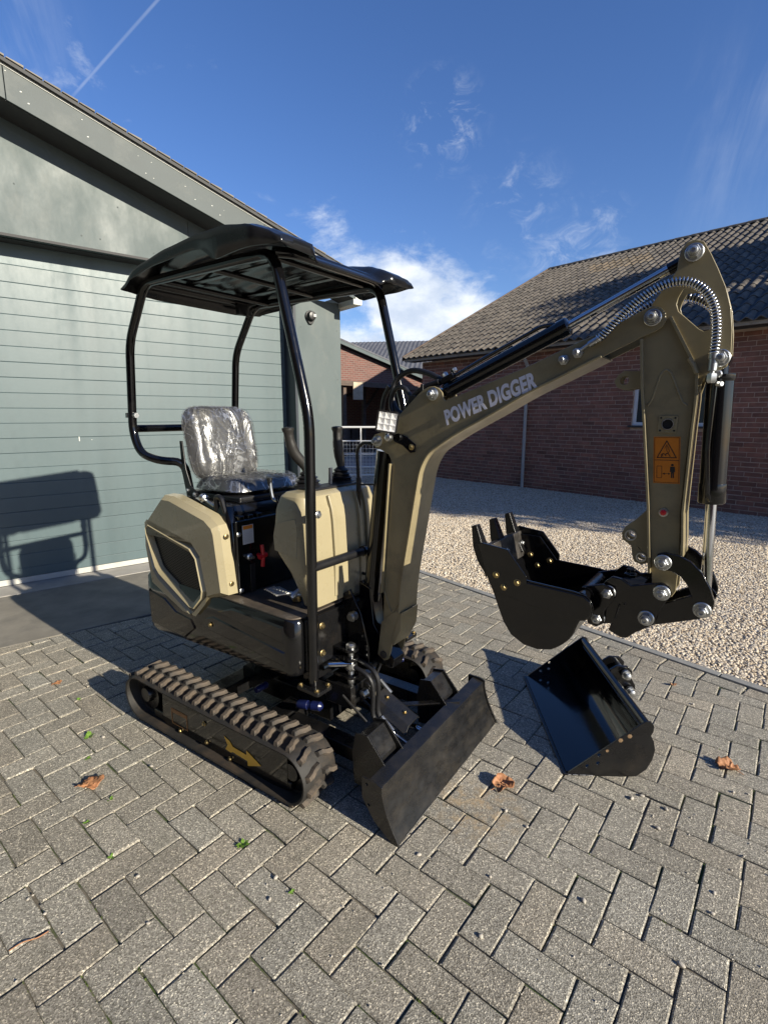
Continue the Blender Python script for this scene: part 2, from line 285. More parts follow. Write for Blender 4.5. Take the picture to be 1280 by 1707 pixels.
L(fm.outputs[0], mx.inputs[0]); L(tr_.outputs[0], mx.inputs[1]); L(m0.outputs[0], mx.inputs[2]); L(mx.outputs[0], o_.inputs[0])
lens = bpy.data.materials.new('clear_lens'); lens.use_nodes = True; nt = lens.node_tree; nt.nodes.clear()
o_ = nt.nodes.new('ShaderNodeOutputMaterial'); mx = nt.nodes.new('ShaderNodeMixShader'); mx.inputs[0].default_value = 0.12
tr_ = nt.nodes.new('ShaderNodeBsdfTransparent'); gl = nt.nodes.new('ShaderNodeBsdfGlossy'); gl.inputs['Roughness'].default_value = 0.05
nt.links.new(tr_.outputs[0], mx.inputs[1]); nt.links.new(gl.outputs[0], mx.inputs[2]); nt.links.new(mx.outputs[0], o_.inputs[0])
# ------------------------------------------------------------------ builders
class MB:
    def __init__(s): s.v = []; s.f = []; s.mi = []
    def add(s, vs, fs, mat=0):
        k = len(s.v); s.v += [tuple(v) for v in vs]; s.f += [tuple(i + k for i in f) for f in fs]; s.mi += [mat] * len(fs); return s
    def box(s, c, sz, rot=None, mat=0):
        x, y, z = (q / 2 for q in sz); c = Vector(c)
        vs = [Vector((a * x, b_ * y, d * z)) for a in (-1, 1) for b_ in (-1, 1) for d in (-1, 1)]
        if rot is not None: vs = [rot @ v for v in vs]
        return s.add([v + c for v in vs], [(0, 1, 3, 2), (4, 6, 7, 5), (0, 4, 5, 1), (2, 3, 7, 6), (0, 2, 6, 4), (1, 5, 7, 3)], mat)
    def b2(s, lo, hi, mat=0): return s.box([(a + b_) / 2 for a, b_ in zip(lo, hi)], [abs(b_ - a) for a, b_ in zip(lo, hi)], mat=mat)
    def prism(s, pts, d0, d1, plane='XZ', holes=(), mat=0):
        mp = {'XZ': lambda a, b_, d: (a, d, b_), 'XY': lambda a, b_, d: (a, b_, d), 'YZ': lambda a, b_, d: (d, a, b_)}[plane]
        loops = [list(pts)] + [list(h) for h in holes]
        flat = [p for l in loops for p in l]; n = len(flat)
        tr = tessellate_polygon([[Vector((p[0], p[1], 0)) for p in l] for l in loops])
        vs = [mp(p[0], p[1], d0) for p in flat] + [mp(p[0], p[1], d1) for p in flat]
        if not holes: fs = [tuple(range(n)), tuple(range(2 * n - 1, n - 1, -1))]
        else: fs = [tuple(t) for t in tr] + [tuple(i + n for i in reversed(t)) for t in tr]
        k = 0
        for l in loops:
            m = len(l)
            for i in range(m):
                j = (i + 1) % m; fs.append((k + i, k + j, k + j + n, k + i + n))
            k += m
        return s.add(vs, fs, mat)
    def tube(s, path, r, n=12, caps=True, mat=0):
        P = [Vector(p) for p in path]; m = len(P); T = []
        for i in range(m):
            a = P[max(0, i - 1)]; b_ = P[min(m - 1, i + 1)]; T.append((b_ - a).normalized())
        up = Vector((0, 0, 1)) if abs(T[0].z) < .9 else Vector((1, 0, 0))
        u = T[0].cross(up).normalized(); vs = []
        for i in range(m):
            u = (u - T[i] * u.dot(T[i])).normalized(); w = T[i].cross(u)
            rr = r[i] if isinstance(r, (list, tuple)) else r
            for k in range(n):
                a = 2 * math.pi * k / n; vs.append(P[i] + (u * math.cos(a) + w * math.sin(a)) * rr)
        fs = [(i * n + k, i * n + (k + 1) % n, (i + 1) * n + (k + 1) % n, (i + 1) * n + k) for i in range(m - 1) for k in range(n)]
        if caps: fs += [tuple(range(n - 1, -1, -1)), tuple((m - 1) * n + k for k in range(n))]
        return s.add(vs, fs, mat)
    def lathe(s, c, axis, prof, n=20, mat=0, phase=0.0):
        c = Vector(c); ax = Vector(axis).normalized(); up = Vector((0, 0, 1)) if abs(ax.z) < .9 else Vector((1, 0, 0))
        u = ax.cross(up).normalized(); w = ax.cross(u); vs = []; m = len(prof)
        for r, h in prof:
            for k in range(n):
                a = 2 * math.pi * k / n + phase; vs.append(c + ax * h + (u * math.cos(a) + w * math.sin(a)) * r)
        fs = [(i * n + k, i * n + (k + 1) % n, (i + 1) * n + (k + 1) % n, (i + 1) * n + k) for i in range(m - 1) for k in range(n)]
        fs += [tuple(range(n - 1, -1, -1)), tuple((m - 1) * n + k for k in range(n))]
        return s.add(vs, fs, mat)
    def loft(s, rings, caps=True, mat=0):
        n = len(rings[0]); vs = [p for r in rings for p in r]; m = len(rings)
        fs = [(i * n + k, i * n + (k + 1) % n, (i + 1) * n + (k + 1) % n, (i + 1) * n + k) for i in range(m - 1) for k in range(n)]
        if caps: fs += [tuple(range(n - 1, -1, -1)), tuple((m - 1) * n + k for k in range(n))]
        return s.add(vs, fs, mat)
    def mesh(s, name, mats, smooth=35, normals=True):
        me = bpy.data.meshes.new(name); me.from_pydata(s.v, [], s.f)
        for m in (mats if isinstance(mats, (list, tuple)) else [mats]): me.materials.append(m)
        if any(s.mi): me.polygons.foreach_set('material_index', s.mi)
        if normals:
            bm = bmesh.new(); bm.from_mesh(me); bmesh.ops.recalc_face_normals(bm, faces=bm.faces); bm.to_mesh(me); bm.free()
        if smooth:
            me.polygons.foreach_set('use_smooth', [True] * len(me.polygons)); me.set_sharp_from_angle(angle=R(smooth))
        me.update(); return me
def link(name, me, parent=None, loc=(0, 0, 0), rz=0.0, **props):
    o = bpy.data.objects.new(name, me); COL.objects.link(o); o.parent = parent; o.location = loc; o.rotation_euler = (0, 0, rz)
    for k, v in props.items(): o[k] = v
    return o
def put(mb, name, mats, parent=None, bevel=0.0, seg=2, smooth=35, loc=(0, 0, 0), rz=0.0, **props):
    o = link(name, mb.mesh(name, mats, smooth), parent, loc, rz, **props)
    if bevel:
        m = o.modifiers.new('bevel', 'BEVEL'); m.width = bevel; m.segments = seg; m.limit_method = 'ANGLE'; m.angle_limit = R(32); m.harden_normals = True
    return o
def thing(name, label, category, loc=(0, 0, 0), rz=0.0, group=None):
    o = bpy.data.objects.new(name, None); COL.objects.link(o); o.location = loc; o.rotation_euler = (0, 0, rz)
    o.empty_display_size = 0.1; o['label'] = label; o['category'] = category
    if group: o['group'] = group
    return o
def dup(o, parent=None, label=None):
    c = o.copy(); COL.objects.link(c); c.parent = parent
    if label: c['label'] = label
    for ch in list(o.children): dup(ch, c)
    return c
def fillet(path, rad, n=5):
    P = [Vector(p) for p in path]; out = [P[0]]
    for i in range(1, len(P) - 1):
        a, b_, c = P[i - 1], P[i], P[i + 1]; u = (a - b_); v = (c - b_)
        d = min(rad, u.length * .45, v.length * .45); p0 = b_ + u.normalized() * d; p1 = b_ + v.normalized() * d
        for k in range(n + 1):
            t = k / n; out.append(p0 * (1 - t) ** 2 + b_ * 2 * t * (1 - t) + p1 * t * t)
    out.append(P[-1]); return out
def spline(pts, n=8):
    P = [Vector(p) for p in pts]; P = [P[0] * 2 - P[1]] + P + [P[-1] * 2 - P[-2]]; out = []
    for i in range(1, len(P) - 2):
        for k in range(n):
            t = k / n; a, b_, c, d = P[i - 1:i + 3]
            out.append(0.5 * ((2 * b_) + (c - a) * t + (2 * a - 5 * b_ + 4 * c - d) * t * t + (3 * b_ - a - 3 * c + d) * t ** 3))
    out.append(P[-2]); return out
def circ(cx, cz, r, n=16, a0=0): return [(cx + r * math.cos(a0 + 2 * math.pi * k / n), cz + r * math.sin(a0 + 2 * math.pi * k / n)) for k in range(n)]
def arcpts(cx, cz, r, a, b_, n=8): return [(cx + r * math.cos(R(a + (b_ - a) * k / n)), cz + r * math.sin(R(a + (b_ - a) * k / n))) for k in range(n + 1)]
def scale_poly(pts, d):
    """move every edge of a closed polygon inwards by d"""
    n = len(pts); ar = sum(pts[i][0] * pts[(i + 1) % n][1] - pts[(i + 1) % n][0] * pts[i][1] for i in range(n)); sg = 1 if ar > 0 else -1; out = []
    for i in range(n):
        p0, p1, p2 = Vector(pts[i - 1]), Vector(pts[i]), Vector(pts[(i + 1) % n])
        e1 = (p1 - p0).normalized(); e2 = (p2 - p1).normalized()
        n1 = Vector((-e1.y, e1.x)) * sg; n2 = Vector((-e2.y, e2.x)) * sg; b_ = (n1 + n2)
        b_ = b_.normalized() if b_.length > 1e-6 else n1
        out.append(tuple(p1 + b_ * (d / max(.35, b_.dot(n1)))))
    return out
def pin_mb(r=0.022, s=1.0):
    """castellated nut on a washer, axis -Y, base at y=0"""
    m = MB(); m.lathe((0, 0, 0), (0, -1, 0), [(r * 1.22, 0), (r * 1.22, .004 * s), (r * 1.1, .006 * s)], 24)
    m.lathe((0, 0, 0), (0, -1, 0), [(r * .86, .005 * s), (r * .92, .009 * s), (r * .92, .018 * s), (r * .80, .021 * s)], 6)
    m.lathe((0, 0, 0), (0, -1, 0), [(r * .62, .020 * s), (r * .62, .026 * s), (r * .50, .030 * s), (r * .30, .031 * s), (r * .26, .027 * s)], 16)
    return m
def bolt_mb(r=0.009):
    m = MB(); m.lathe((0, 0, 0), (0, -1, 0), [(r * 1.25, 0), (r * 1.25, r * .2), (r * 1.1, r * .3)], 14)
    m.lathe((0, 0, 0), (0, -1, 0), [(r * .85, r * .25), (r * .85, r * .8), (r * .7, r * .95)], 6); return m
PIN = {k: pin_mb(k).mesh('pin_nut', steel) for k in (.020, .0185, .028)}
BOLT = {(k, m.name): bolt_mb(k).mesh('bolt', m) for k in (.006, .009, .012) for m in (brass, steel)}
def bolt(parent, p, r=.009, m=None, rot=(0, 0, 0), name='bolt'):
    m = m or brass; o = link(name, BOLT[(r, m.name)], parent, p); o.rotation_euler = rot; return o
FWD = (0, 0, R(90)); UPW = (R(-90), 0, 0)      # bolt axis: -Y by default, FWD points to +X, UPW to +Z
def pinn(parent, x, y, z, r=.0185): return link('pin_nut', PIN[r], parent, (x, y, z))

# ------------------------------------------------------------------ ground, paving, gravel
A0 = Vector((0.11567, 1.44553)); LX = Vector((0.081643, -0.066026)); LY = Vector((0.066026, 0.081643))
KP = Vector((0.9171, 4.0788)); KD = Vector((math.sin(R(141.3)), math.cos(R(141.3)))); KN = Vector((-KD.y, KD.x)) * -1   # kerb line (gravel edge)
KN = Vector((KD.y, -KD.x)); KN = KN if KN.dot(Vector((0, 1)) - KP) > 0 else -KN       # points to the paved side
SD = Vector((math.sin(R(53.0)), math.cos(R(53.0)))); SP = Vector((-2.494, 3.09)); SN = Vector((SD.y, -SD.x))        # slab edge, normal towards the paving
g_ = MB(); g_.add([(-90, -90, -.075), (90, -90, -.075), (90, 90, -.075), (-90, 90, -.075)], [(0, 1, 2, 3)])
put(g_, 'ground', conc_m, smooth=0, kind='structure')
def clip(poly, p, n):
    out = []
    for i in range(len(poly)):
        a, b_ = poly[i], poly[(i + 1) % len(poly)]; da, db = (a - p).dot(n), (b_ - p).dot(n)
        if da >= 0: out.append(a)
        if da * db < 0: out.append(a + (b_ - a) * (da / (da - db)))
    return out
def area(poly): return abs(sum(poly[i].x * poly[(i + 1) % len(poly)].y - poly[(i + 1) % len(poly)].x * poly[i].y for i in range(len(poly)))) / 2
def paver_shape(poly, z, tilt, seed, ch=.0045, depth=.05):
    """one stone: worn chamfered top edge, straight sides; poly counter-clockwise Vectors"""
    n = len(poly)
    if sum(poly[i].x * poly[(i + 1) % n].y - poly[(i + 1) % n].x * poly[i].y for i in range(n)) < 0: poly = poly[::-1]
    r = random.Random(seed); c = sum(poly, Vector((0, 0))) / n
    # dense outline with small chips
    pts = []
    for i in range(n):
        a, b_ = poly[i], poly[(i + 1) % n]; L_ = (b_ - a).length; k = max(1, int(L_ / .055))
        for q in range(k):
            pts.append((a + (b_ - a) * (q / k), q == 0))
    out, inn = [], []
    for p, corner in pts:
        d = (c - p).normalized()
        e = r.uniform(0, .0008) + (r.uniform(0.0005, .004) if corner and r.random() < .8 else 0) + (r.uniform(.001, .005) if r.random() < .03 else 0)
        o = p + d * e; i_ = p + d * (e + ch * (1.5 if corner else 1.15)); out.append(o); inn.append(i_)
    zz = lambda p: z + (p - c).dot(tilt); m = len(pts)
    vs = [(p.x, p.y, zz(p) - .0032) for p in out] + [(p.x, p.y, zz(p)) for p in inn] + [(p.x, p.y, z - depth) for p in out]
    fs = [tuple(range(m, 2 * m))] + [(i, (i + 1) % m, m + (i + 1) % m, m + i) for i in range(m)] + [(2 * m + i, 2 * m + (i + 1) % m, (i + 1) % m, i) for i in range(m)]
    return vs, fs
def campx(x, y, z=0.0):
    t = R(10.764); dy, dz = y, z - 1.486; c = dy * math.cos(t) - dz * math.sin(t)
    if c < .1: return None
    u = dy * math.sin(t) + dz * math.cos(t); return (640 + 850.3 * x / c, 853.5 - 850.3 * u / c, c)
stones = []
JG = .0011
for a in range(-75, 60):
    for c in range(-45, 62):
        d = (a - c) % 4
        if d == 0: cells = (a, c, a + 2, c + 1)
        elif d == 3: cells = (a, c, a + 1, c + 2)
        else: continue
        x0, y0, x1, y1 = cells; r = random.Random(a * 977 + c)
        j = Vector((r.uniform(-.0016, .0016), r.uniform(-.0016, .0016)))
        g = JG / .105; P = [A0 + LX * u + LY * v + j for u, v in ((x0 + g, y0 + g), (x1 - g, y0 + g), (x1 - g, y1 - g), (x0 + g, y1 - g))]
        ctr = sum(P, Vector((0, 0))) / 4
        if ctr.y < -1.2 or ctr.y > 8.0 or abs(ctr.x) > 5.5 or ctr.y > 5.5 and ctr.x < -2.2 and False: continue
        ang = r.gauss(0, .004); P = [ctr + Matrix.Rotation(ang, 2) @ (p - ctr) for p in P]
        P = clip(P, KP + KN * .172, KN)
        if len(P) > 2: P = clip(P, SP + SN * .006, SN)
        if len(P) < 3 or area(P) < .0012: continue
        s = campx(ctr.x, ctr.y); size = 0
        if s and -60 < s[0] < 1340 and -60 < s[1] < 1770: size = 1 / s[2] ** 1.5
        stones.append((size, P, a * 977 + c, area(P)))
# lengthwise course inside the kerb
k0 = -6.0
while k0 < 7.0:
    r = random.Random(int(k0 * 1000)); P = [KP + KD * u + KN * v for u, v in ((k0, .064), (k0 + .208, .064), (k0 + .208, .168), (k0, .168))]
    P = [p for p in P]; ctr = sum(P, Vector((0, 0))) / 4; s = campx(ctr.x, ctr.y); size = 0
    if s and -60 < s[0] < 1340 and -60 < s[1] < 1770: size = 1 / s[2] ** 1.5
    stones.append((size, P, int(k0 * 997), area(P))); k0 += .212
stones.sort(key=lambda t: -t[0])
def stone_tint(seed, r):
    v = r.gauss(1.0, .045)
    if r.random() < .06: v *= .90
    w = r.uniform(-.02, .03); return (v * (1 + w), v, v * (1 - w), 1)
def set_tint(me, cols):
    at = me.attributes.new('tint', 'FLOAT_COLOR', 'FACE')
    at.data.foreach_set('color', [q for c in cols for q in c])
pav = MB(); base_poly = clip(clip([Vector(p) for p in ((-9, -4), (9, -4), (9, 12), (-9, 12))], KP, KN), SP, SN)
pav.add([(p.x, p.y, -.0085) for p in base_poly], [tuple(range(len(base_poly)))])
pavement = put(pav, 'pavement', joint_m, smooth=0, kind='structure', label='grey herringbone paved yard with mossy joints')
rest_v, rest_f, rest_c = [], [], []
for i, (size, P, seed, ar) in enumerate(stones):
    r = random.Random(seed * 3 + 1); z = r.gauss(0, .0011); tilt = Vector((r.gauss(0, .006), r.gauss(0, .006))); t = stone_tint(seed, r)
    ctr = sum(P, Vector((0, 0))) / len(P)
    vs, fs = paver_shape(P, z, tilt, seed)
    if i < 299:
        mb = MB(); mb.add([(v[0] - ctr.x, v[1] - ctr.y, v[2]) for v in vs], fs); me = mb.mesh('paver', paver_m, 25, normals=False); set_tint(me, [t] * len(fs))
        link('paver', me, pavement, (ctr.x, ctr.y, 0))
    else:
        k = len(rest_v); rest_v += vs; rest_f += [tuple(q + k for q in f) for f in fs]; rest_c += [t] * len(fs)
me = bpy.data.meshes.new('outer_pavers'); me.from_pydata(rest_v, [], rest_f); me.materials.append(paver_m); set_tint(me, rest_c)
me.polygons.foreach_set('use_smooth', [True] * len(me.polygons)); me.set_sharp_from_angle(angle=R(25))
link('outer_pavers', me, pavement, kind='stuff')
# kerb stones along the gravel
kerb = thing('kerb', 'x', 'x'); del kerb['category']; kerb['kind'] = 'structure'; kerb['label'] = 'narrow concrete edging between paving and gravel'
k0 = -6.3
while k0 < 7:
    m = MB(); ang = math.atan2(KD.y, KD.x); m.box((0, 0, -.06), (.995, .058, .13)); c = KP + KD * (k0 + .5) + KN * .031
    o = put(m, 'kerb_stone', kerb_m, kerb, bevel=.005, loc=(c.x, c.y, .003 + rng.uniform(-.002, .002)), rz=ang + rng.gauss(0, .001)); k0 += 1.0
# gravel
GR = thing('gravel', 'x', 'x'); bpy.data.objects.remove(GR)
import numpy as np
def on_gravel(x, y): return (Vector((x, y)) - KP).dot(KN) < -.004
gm = MB(); nx, ny = 60, 60
u0, u1, v0, v1 = -9, 9, 0.0, 13
for i in range(nx + 1):
    for j in range(ny + 1):
        u = u0 + (u1 - u0) * i / nx; v = (j / ny) ** 1.3 * v1; p = KP + KD * u - KN * v
        z = -.012 + (.018 * noise.noise(Vector((p.x * .8, p.y * .8, 0))) + .012 * noise.noise(Vector((p.x * 3, p.y * 3, 5)))) * min(1, v * 2) - .0
        gm.v.append((p.x, p.y, z))
gm.f = [(i * (ny + 1) + j, i * (ny + 1) + j + 1, (i + 1) * (ny + 1) + j + 1, (i + 1) * (ny + 1) + j) for i in range(nx) for j in range(ny)]; gm.mi = [0] * len(gm.f)
def gravel_nodes(density_near):
    ng = bpy.data.node_groups.new('gravel_scatter', 'GeometryNodeTree')
    ng.interface.new_socket('Geometry', in_out='INPUT', socket_type='NodeSocketGeometry'); ng.interface.new_socket('Geometry', in_out='OUTPUT', socket_type='NodeSocketGeometry')
    N = lambda t: ng.nodes.new(t); L = lambda a, b_: ng.links.new(a, b_)
    gi, go = N('NodeGroupInput'), N('NodeGroupOutput')
    ds = N('GeometryNodeDistributePointsOnFaces'); ds.distribute_method = 'RANDOM'; L(gi.outputs[0], ds.inputs['Mesh'])
    na = N('GeometryNodeInputNamedAttribute'); na.data_type = 'FLOAT'; na.inputs['Name'].default_value = 'dens'; L(na.outputs['Attribute'], ds.inputs['Density'])
    ico = N('GeometryNodeMeshIcoSphere'); ico.inputs['Radius'].default_value = 1.0; ico.inputs['Subdivisions'].default_value = 2
    sm = N('GeometryNodeSetMaterial'); sm.inputs['Material'].default_value = gravel_m; L(ico.outputs['Mesh'], sm.inputs[0])
    ip = N('GeometryNodeInstanceOnPoints'); L(ds.outputs['Points'], ip.inputs['Points']); L(sm.outputs[0], ip.inputs['Instance'])
    rr = N('FunctionNodeRandomValue'); rr.data_type = 'FLOAT_VECTOR'; rr.inputs[0].default_value = (-.5, -.5, 0); rr.inputs[1].default_value = (.5, .5, 6.28); rr.inputs['Seed'].default_value = 3
    L(rr.outputs[0], ip.inputs['Rotation'])
    rs = N('FunctionNodeRandomValue'); rs.data_type = 'FLOAT_VECTOR'; rs.inputs[0].default_value = (.0060, .0052, .0040); rs.inputs[1].default_value = (.0165, .0125, .0090); rs.inputs['Seed'].default_value = 9
    L(rs.outputs[0], ip.inputs['Scale'])
    rt = N('FunctionNodeRandomValue'); rt.data_type = 'FLOAT'; rt.inputs['Seed'].default_value = 21
    st = N('GeometryNodeStoreNamedAttribute'); st.data_type = 'FLOAT'; st.domain = 'INSTANCE'; st.inputs['Name'].default_value = 'gt'
    L(ip.outputs[0], st.inputs['Geometry']); L([o for o in rt.outputs if o.type == 'VALUE'][0], [i for i in st.inputs if i.name == 'Value' and i.type == 'VALUE'][0])
    jn = N('GeometryNodeJoinGeometry'); L(gi.outputs[0], jn.inputs[0]); L(st.outputs[0], jn.inputs[0]); L(jn.outputs[0], go.inputs[0])
    return ng
me = gm.mesh('gravel', bed_m, 0)
dn = []
for v in me.vertices:
    s = campx(v.co.x, v.co.y); d = 400
    if s and -250 < s[0] < 1500: d = 4600 if s[2] < 4.5 else (3200 if s[2] < 8 else 1800)
    if v.co.y < .3: d = 400
    dn.append(d)
at = me.attributes.new('dens', 'FLOAT', 'POINT'); at.data.foreach_set('value', dn)
gro = link('gravel', me, None, kind='stuff', label='loose pale gravel yard between the paving and the brick building', category='gravel')
md = gro.modifiers.new('scatter', 'NODES'); md.node_group = gravel_nodes(1)
# ------------------------------------------------------------------ grey garage on the left (local x along the front to the right, y away)
GRZ = R(90 - 51.0); GO = (-2.933, 4.599, 0)
RF = lambda x: 3.66 - .3086 * x            # underside line of the verge board at y=-.5
WT = lambda x: 3.66 + .005 - .3086 * x     # top of the front wall
gar = thing('garage', 'grey-green boarded garage with a ribbed sectional door and low pitched roof, left of the digger', 'garage', GO, GRZ)
FY, RX = -.23, 2.93
apex = -3.6
w = MB()
x_hit = (3.665 - 2.862) / .3086
w.prism([(x_hit, 2.862), (RX, WT(RX)), (apex, WT(apex)), (apex * 2 - RX, WT(RX)), (-9.5, 2.862)][0:1] + [(apex, WT(apex)), (-9.9, WT(2.7)), (-9.9, 2.862)], FY, FY + .06)
put(w, 'gable_board', wall_m, gar)
w = MB(); w.b2((2.34, FY, 0.0), (RX, FY + .055, 2.755)); put(w, 'side_pier_board', wall_m, gar, bevel=.002)
w = MB(); w.b2((RX - .06, FY + .056, 0), (RX - .002, 9.0, 2.70)); put(w, 'side_wall', wall_m, gar)
w = MB(); w.b2((-9.9, FY, 0), (-5.2, FY + .06, 2.86)); put(w, 'left_wall', wall_m, gar)
# seam in the gable board and fixing screws
w = MB(); w.b2((1.222, FY - .0015, 2.865), (1.226, FY + .01, WT(1.23) - .02)); put(w, 'board_seam', void_m, gar)
sc = MB().lathe((0, 0, 0), (0, -1, 0), [(.007, -.001), (.007, .001), (.004, .002)], 8).mesh('screw', fascia_m)
for x, z in [(-.10, 3.25), (.33, 2.965), (.47, 2.965), (.63, 3.25), (.9, 2.93), (-.4, 2.96), (1.5, 2.93), (2.40, 2.45), (2.88, 2.45), (2.88, 1.9), (2.40, 1.9), (2.88, 1.3), (2.40, 1.3), (2.88, .7), (2.40, .7), (2.88, .2)]:
    link('screw', sc, gar, (x, FY, z))
# dark reveal: jambs, lintel soffit, vertical guide
w = MB(); w.b2((2.312, FY + .002, 0), (2.341, .0, 2.86)); put(w, 'right_jamb', jamb_m, gar)
w = MB(); w.b2((-5.2, FY + .003, 2.864), (2.34, .05, 2.90)); put(w, 'lintel_soffit', soffit_m, gar)
w = MB(); w.b2((-5.2, FY - .006, 2.858), (2.06, FY - .001, 2.878)); put(w, 'lintel_trim', soffit_m, gar)
# door: planks in sections of five
door = link('sectional_door', MB().add([(-5.2, .012, .04), (2.31, .012, .04), (2.31, .012, 2.86), (-5.2, .012, 2.86)], [(0, 1, 2, 3)]).mesh('door_back', fascia_m, 0), gar, label='ribbed grey-green sectional door')
edges = [2.90, 2.70, 2.563]
z = 2.563
for k in range(22): z -= .1273 if k % 5 else .1273; edges.append(z)
edges = [e for e in edges if e > .07] + [.062]
for i in range(len(edges) - 1):
    zt, zb = edges[i], edges[i + 1]; r = random.Random(i); gap = .0022 if (i - 2) % 5 == 0 else .0006
    m = MB(); h = zt - zb - gap; d = .004
    prof = [(.010, 0), (-.0010, 0.0003), (-.003, .0035), (-.003, h - .0035), (-.0014, h - .0006), (.010, h)]
    vs = []; 
    for x in (-5.2, 2.31): vs += [(x, p[0], p[1]) for p in prof]
    n = len(prof); m.add(vs, [(j, j + 1, n + j + 1, n + j) for j in range(n - 1)])
    me = m.mesh('door_plank', door_m, 25); v = r.gauss(1, .02)
    if i < 1: v = 1.25
    set_tint(me, [(v, v, v, 1)] * len(me.polygons)); link('door_plank', me, door, (0, 0, zb + gap / 2))
m = MB(); m.b2((.18, -.0055, 1.252), (.187, -.0025, 1.292)); put(m, 'paint_chip', edge_m, door)
m = MB(); m.b2((.28, -.0055, 1.26), (.288, -.0025, 1.264)); put(m, 'paint_chip', edge_m, door)
m = MB(); m.b2((-5.2, -.004, .008), (2.31, .03, .060)); put(m, 'door_bottom_seal', sill_m, gar, bevel=.004)
m = MB(); m.b2((-5.3, -.30, -.05), (2.60, -.0045, .006)); put(m, 'threshold', conc_m, gar, bevel=.004)
# roof
def verge(name, d0, d1, o0, o1, mat, x0=apex, x1=RX + .015):
    m = MB(); m.prism([(x0, RF(x0) + o0), (x1, RF(x1) + o0), (x1, RF(x1) + o1), (x0, RF(x0) + o1)], d0, d1); return put(m, name, mat, gar)
bx = [-3.6, -1.2, -.115, 1.86, RX + .015]
for i in range(4):
    a, b_ = bx[i] + .002, bx[i + 1] - .002
    m = MB(); m.prism([(a, RF(a)), (b_, RF(b_)), (b_, RF(b_) + .215), (a, RF(a) + .215)], -.53, -.512); put(m, 'verge_board', fascia_m, gar, bevel=.003)
m = MB(); m.prism([(apex, RF(apex) + .216), (RX, RF(RX) + .216), (RX, RF(RX) + .228), (apex, RF(apex) + .228)], -.534, -.510); put(m, 'verge_edge_trim', edge_m, gar)
verge('roof_felt', -.56, 9.2, .232, .262, soffit_m, x1=RX + .05)
m = MB()
for i in range(60):
    a = apex + i * (RX + .05 - apex) / 60; b_ = a + .1
    m.prism([(a, RF(a) + .262), (b_, RF(b_) + .262), (b_, RF(b_) + .268 + rng.uniform(0, .01)), (a, RF(a) + .268)], -.57, -.3)
put(m, 'roof_grit_edge', slab_m, gar, kind='stuff')
m = MB(); m.prism([(apex, RF(apex) - .003), (RX, RF(RX) - .003), (RX, RF(RX) + .003), (apex, RF(apex) + .003)], -.511, FY); put(m, 'verge_soffit', soffit_m, gar)
m = MB()    # pale paint flakes and screw heads on the verge boards
for x, o in [(-.10, .19), (-.02, .11), (.02, .06), (.36, .17), (.39, .07), (.75, .15), (.85, .16), (.80, .05), (.86, .045), (1.12, .13), (1.2, .07), (1.35, .10), (1.42, .06), (1.46, .12), (1.6, .04), (1.75, .1)]:
    z = RF(x) + o; a = rng.uniform(0, 3); s = rng.uniform(.003, .008)
    m.prism([(x + s * math.cos(a + t) * (1 + .6 * math.sin(3 * t)), z + .55 * s * math.sin(a + t)) for t in (0, 1, 2.1, 3.1, 4.2, 5.3)], -.5312, -.5300)
put(m, 'paint_flake', edge_m, gar, kind='stuff')
m = MB(); m.b2((RX - .02, -.53, 2.70), (RX + .10, 9.0, 2.83)); put(m, 'eave_gutter', edge_m, gar, bevel=.01)
# concrete slab in front of the door
m = MB(); gz = MB()
m.b2((-6.5, -1.46, -.06), (2.62, -.302, .002)); put(m, 'door_slab', slab_m, None, bevel=.004, loc=GO, rz=GRZ, kind='structure')
m = MB(); m.b2((2.62, -1.46, -.06), (3.4, 9, -.012)); put(m, 'side_strip', conc_m, None, loc=GO, rz=GRZ, kind='structure')
# wall lamp and reflector
G = Matrix.Translation(GO) @ Matrix.Rotation(GRZ, 4, 'Z')
wl = thing('wall_lamp', 'round black outdoor lamp high on the grey-green wall right of the garage door', 'wall lamp', G @ Vector((2.521, FY - .001, 2.57)), GRZ)
m = MB(); m.prism(arcpts(0, 0, .062, -30, 210, 16) + [(-.02, -.085), (.02, -.085)], -.022, 0); put(m, 'back_plate', plas, wl, bevel=.004)
m = MB(); m.lathe((0, -.022, 0), (0, -1, 0), [(.050, 0), (.050, .028), (.043, .046), (.030, .050)], 24); put(m, 'housing', plas, wl)
m = MB(); m.b2((.004, -.078, -.014), (.040, -.066, .018)); put(m, 'sensor_window', white_m, wl, bevel=.003)
rf = thing('reflector', 'small orange reflector on the right corner of the grey-green wall', 'reflector', G @ Vector((2.895, FY - .001, .955)), GRZ)
m = MB(); m.b2((-.022, -.012, -.045), (.022, 0, .045)); put(m, 'body', orange_m, rf, bevel=.004)
m = MB(); m.b2((-.016, -.015, -.038), (.016, -.0125, .038)); put(m, 'reflex_face', M('reflex_orange', (.8, .25, .02), .2), rf, bevel=.002)

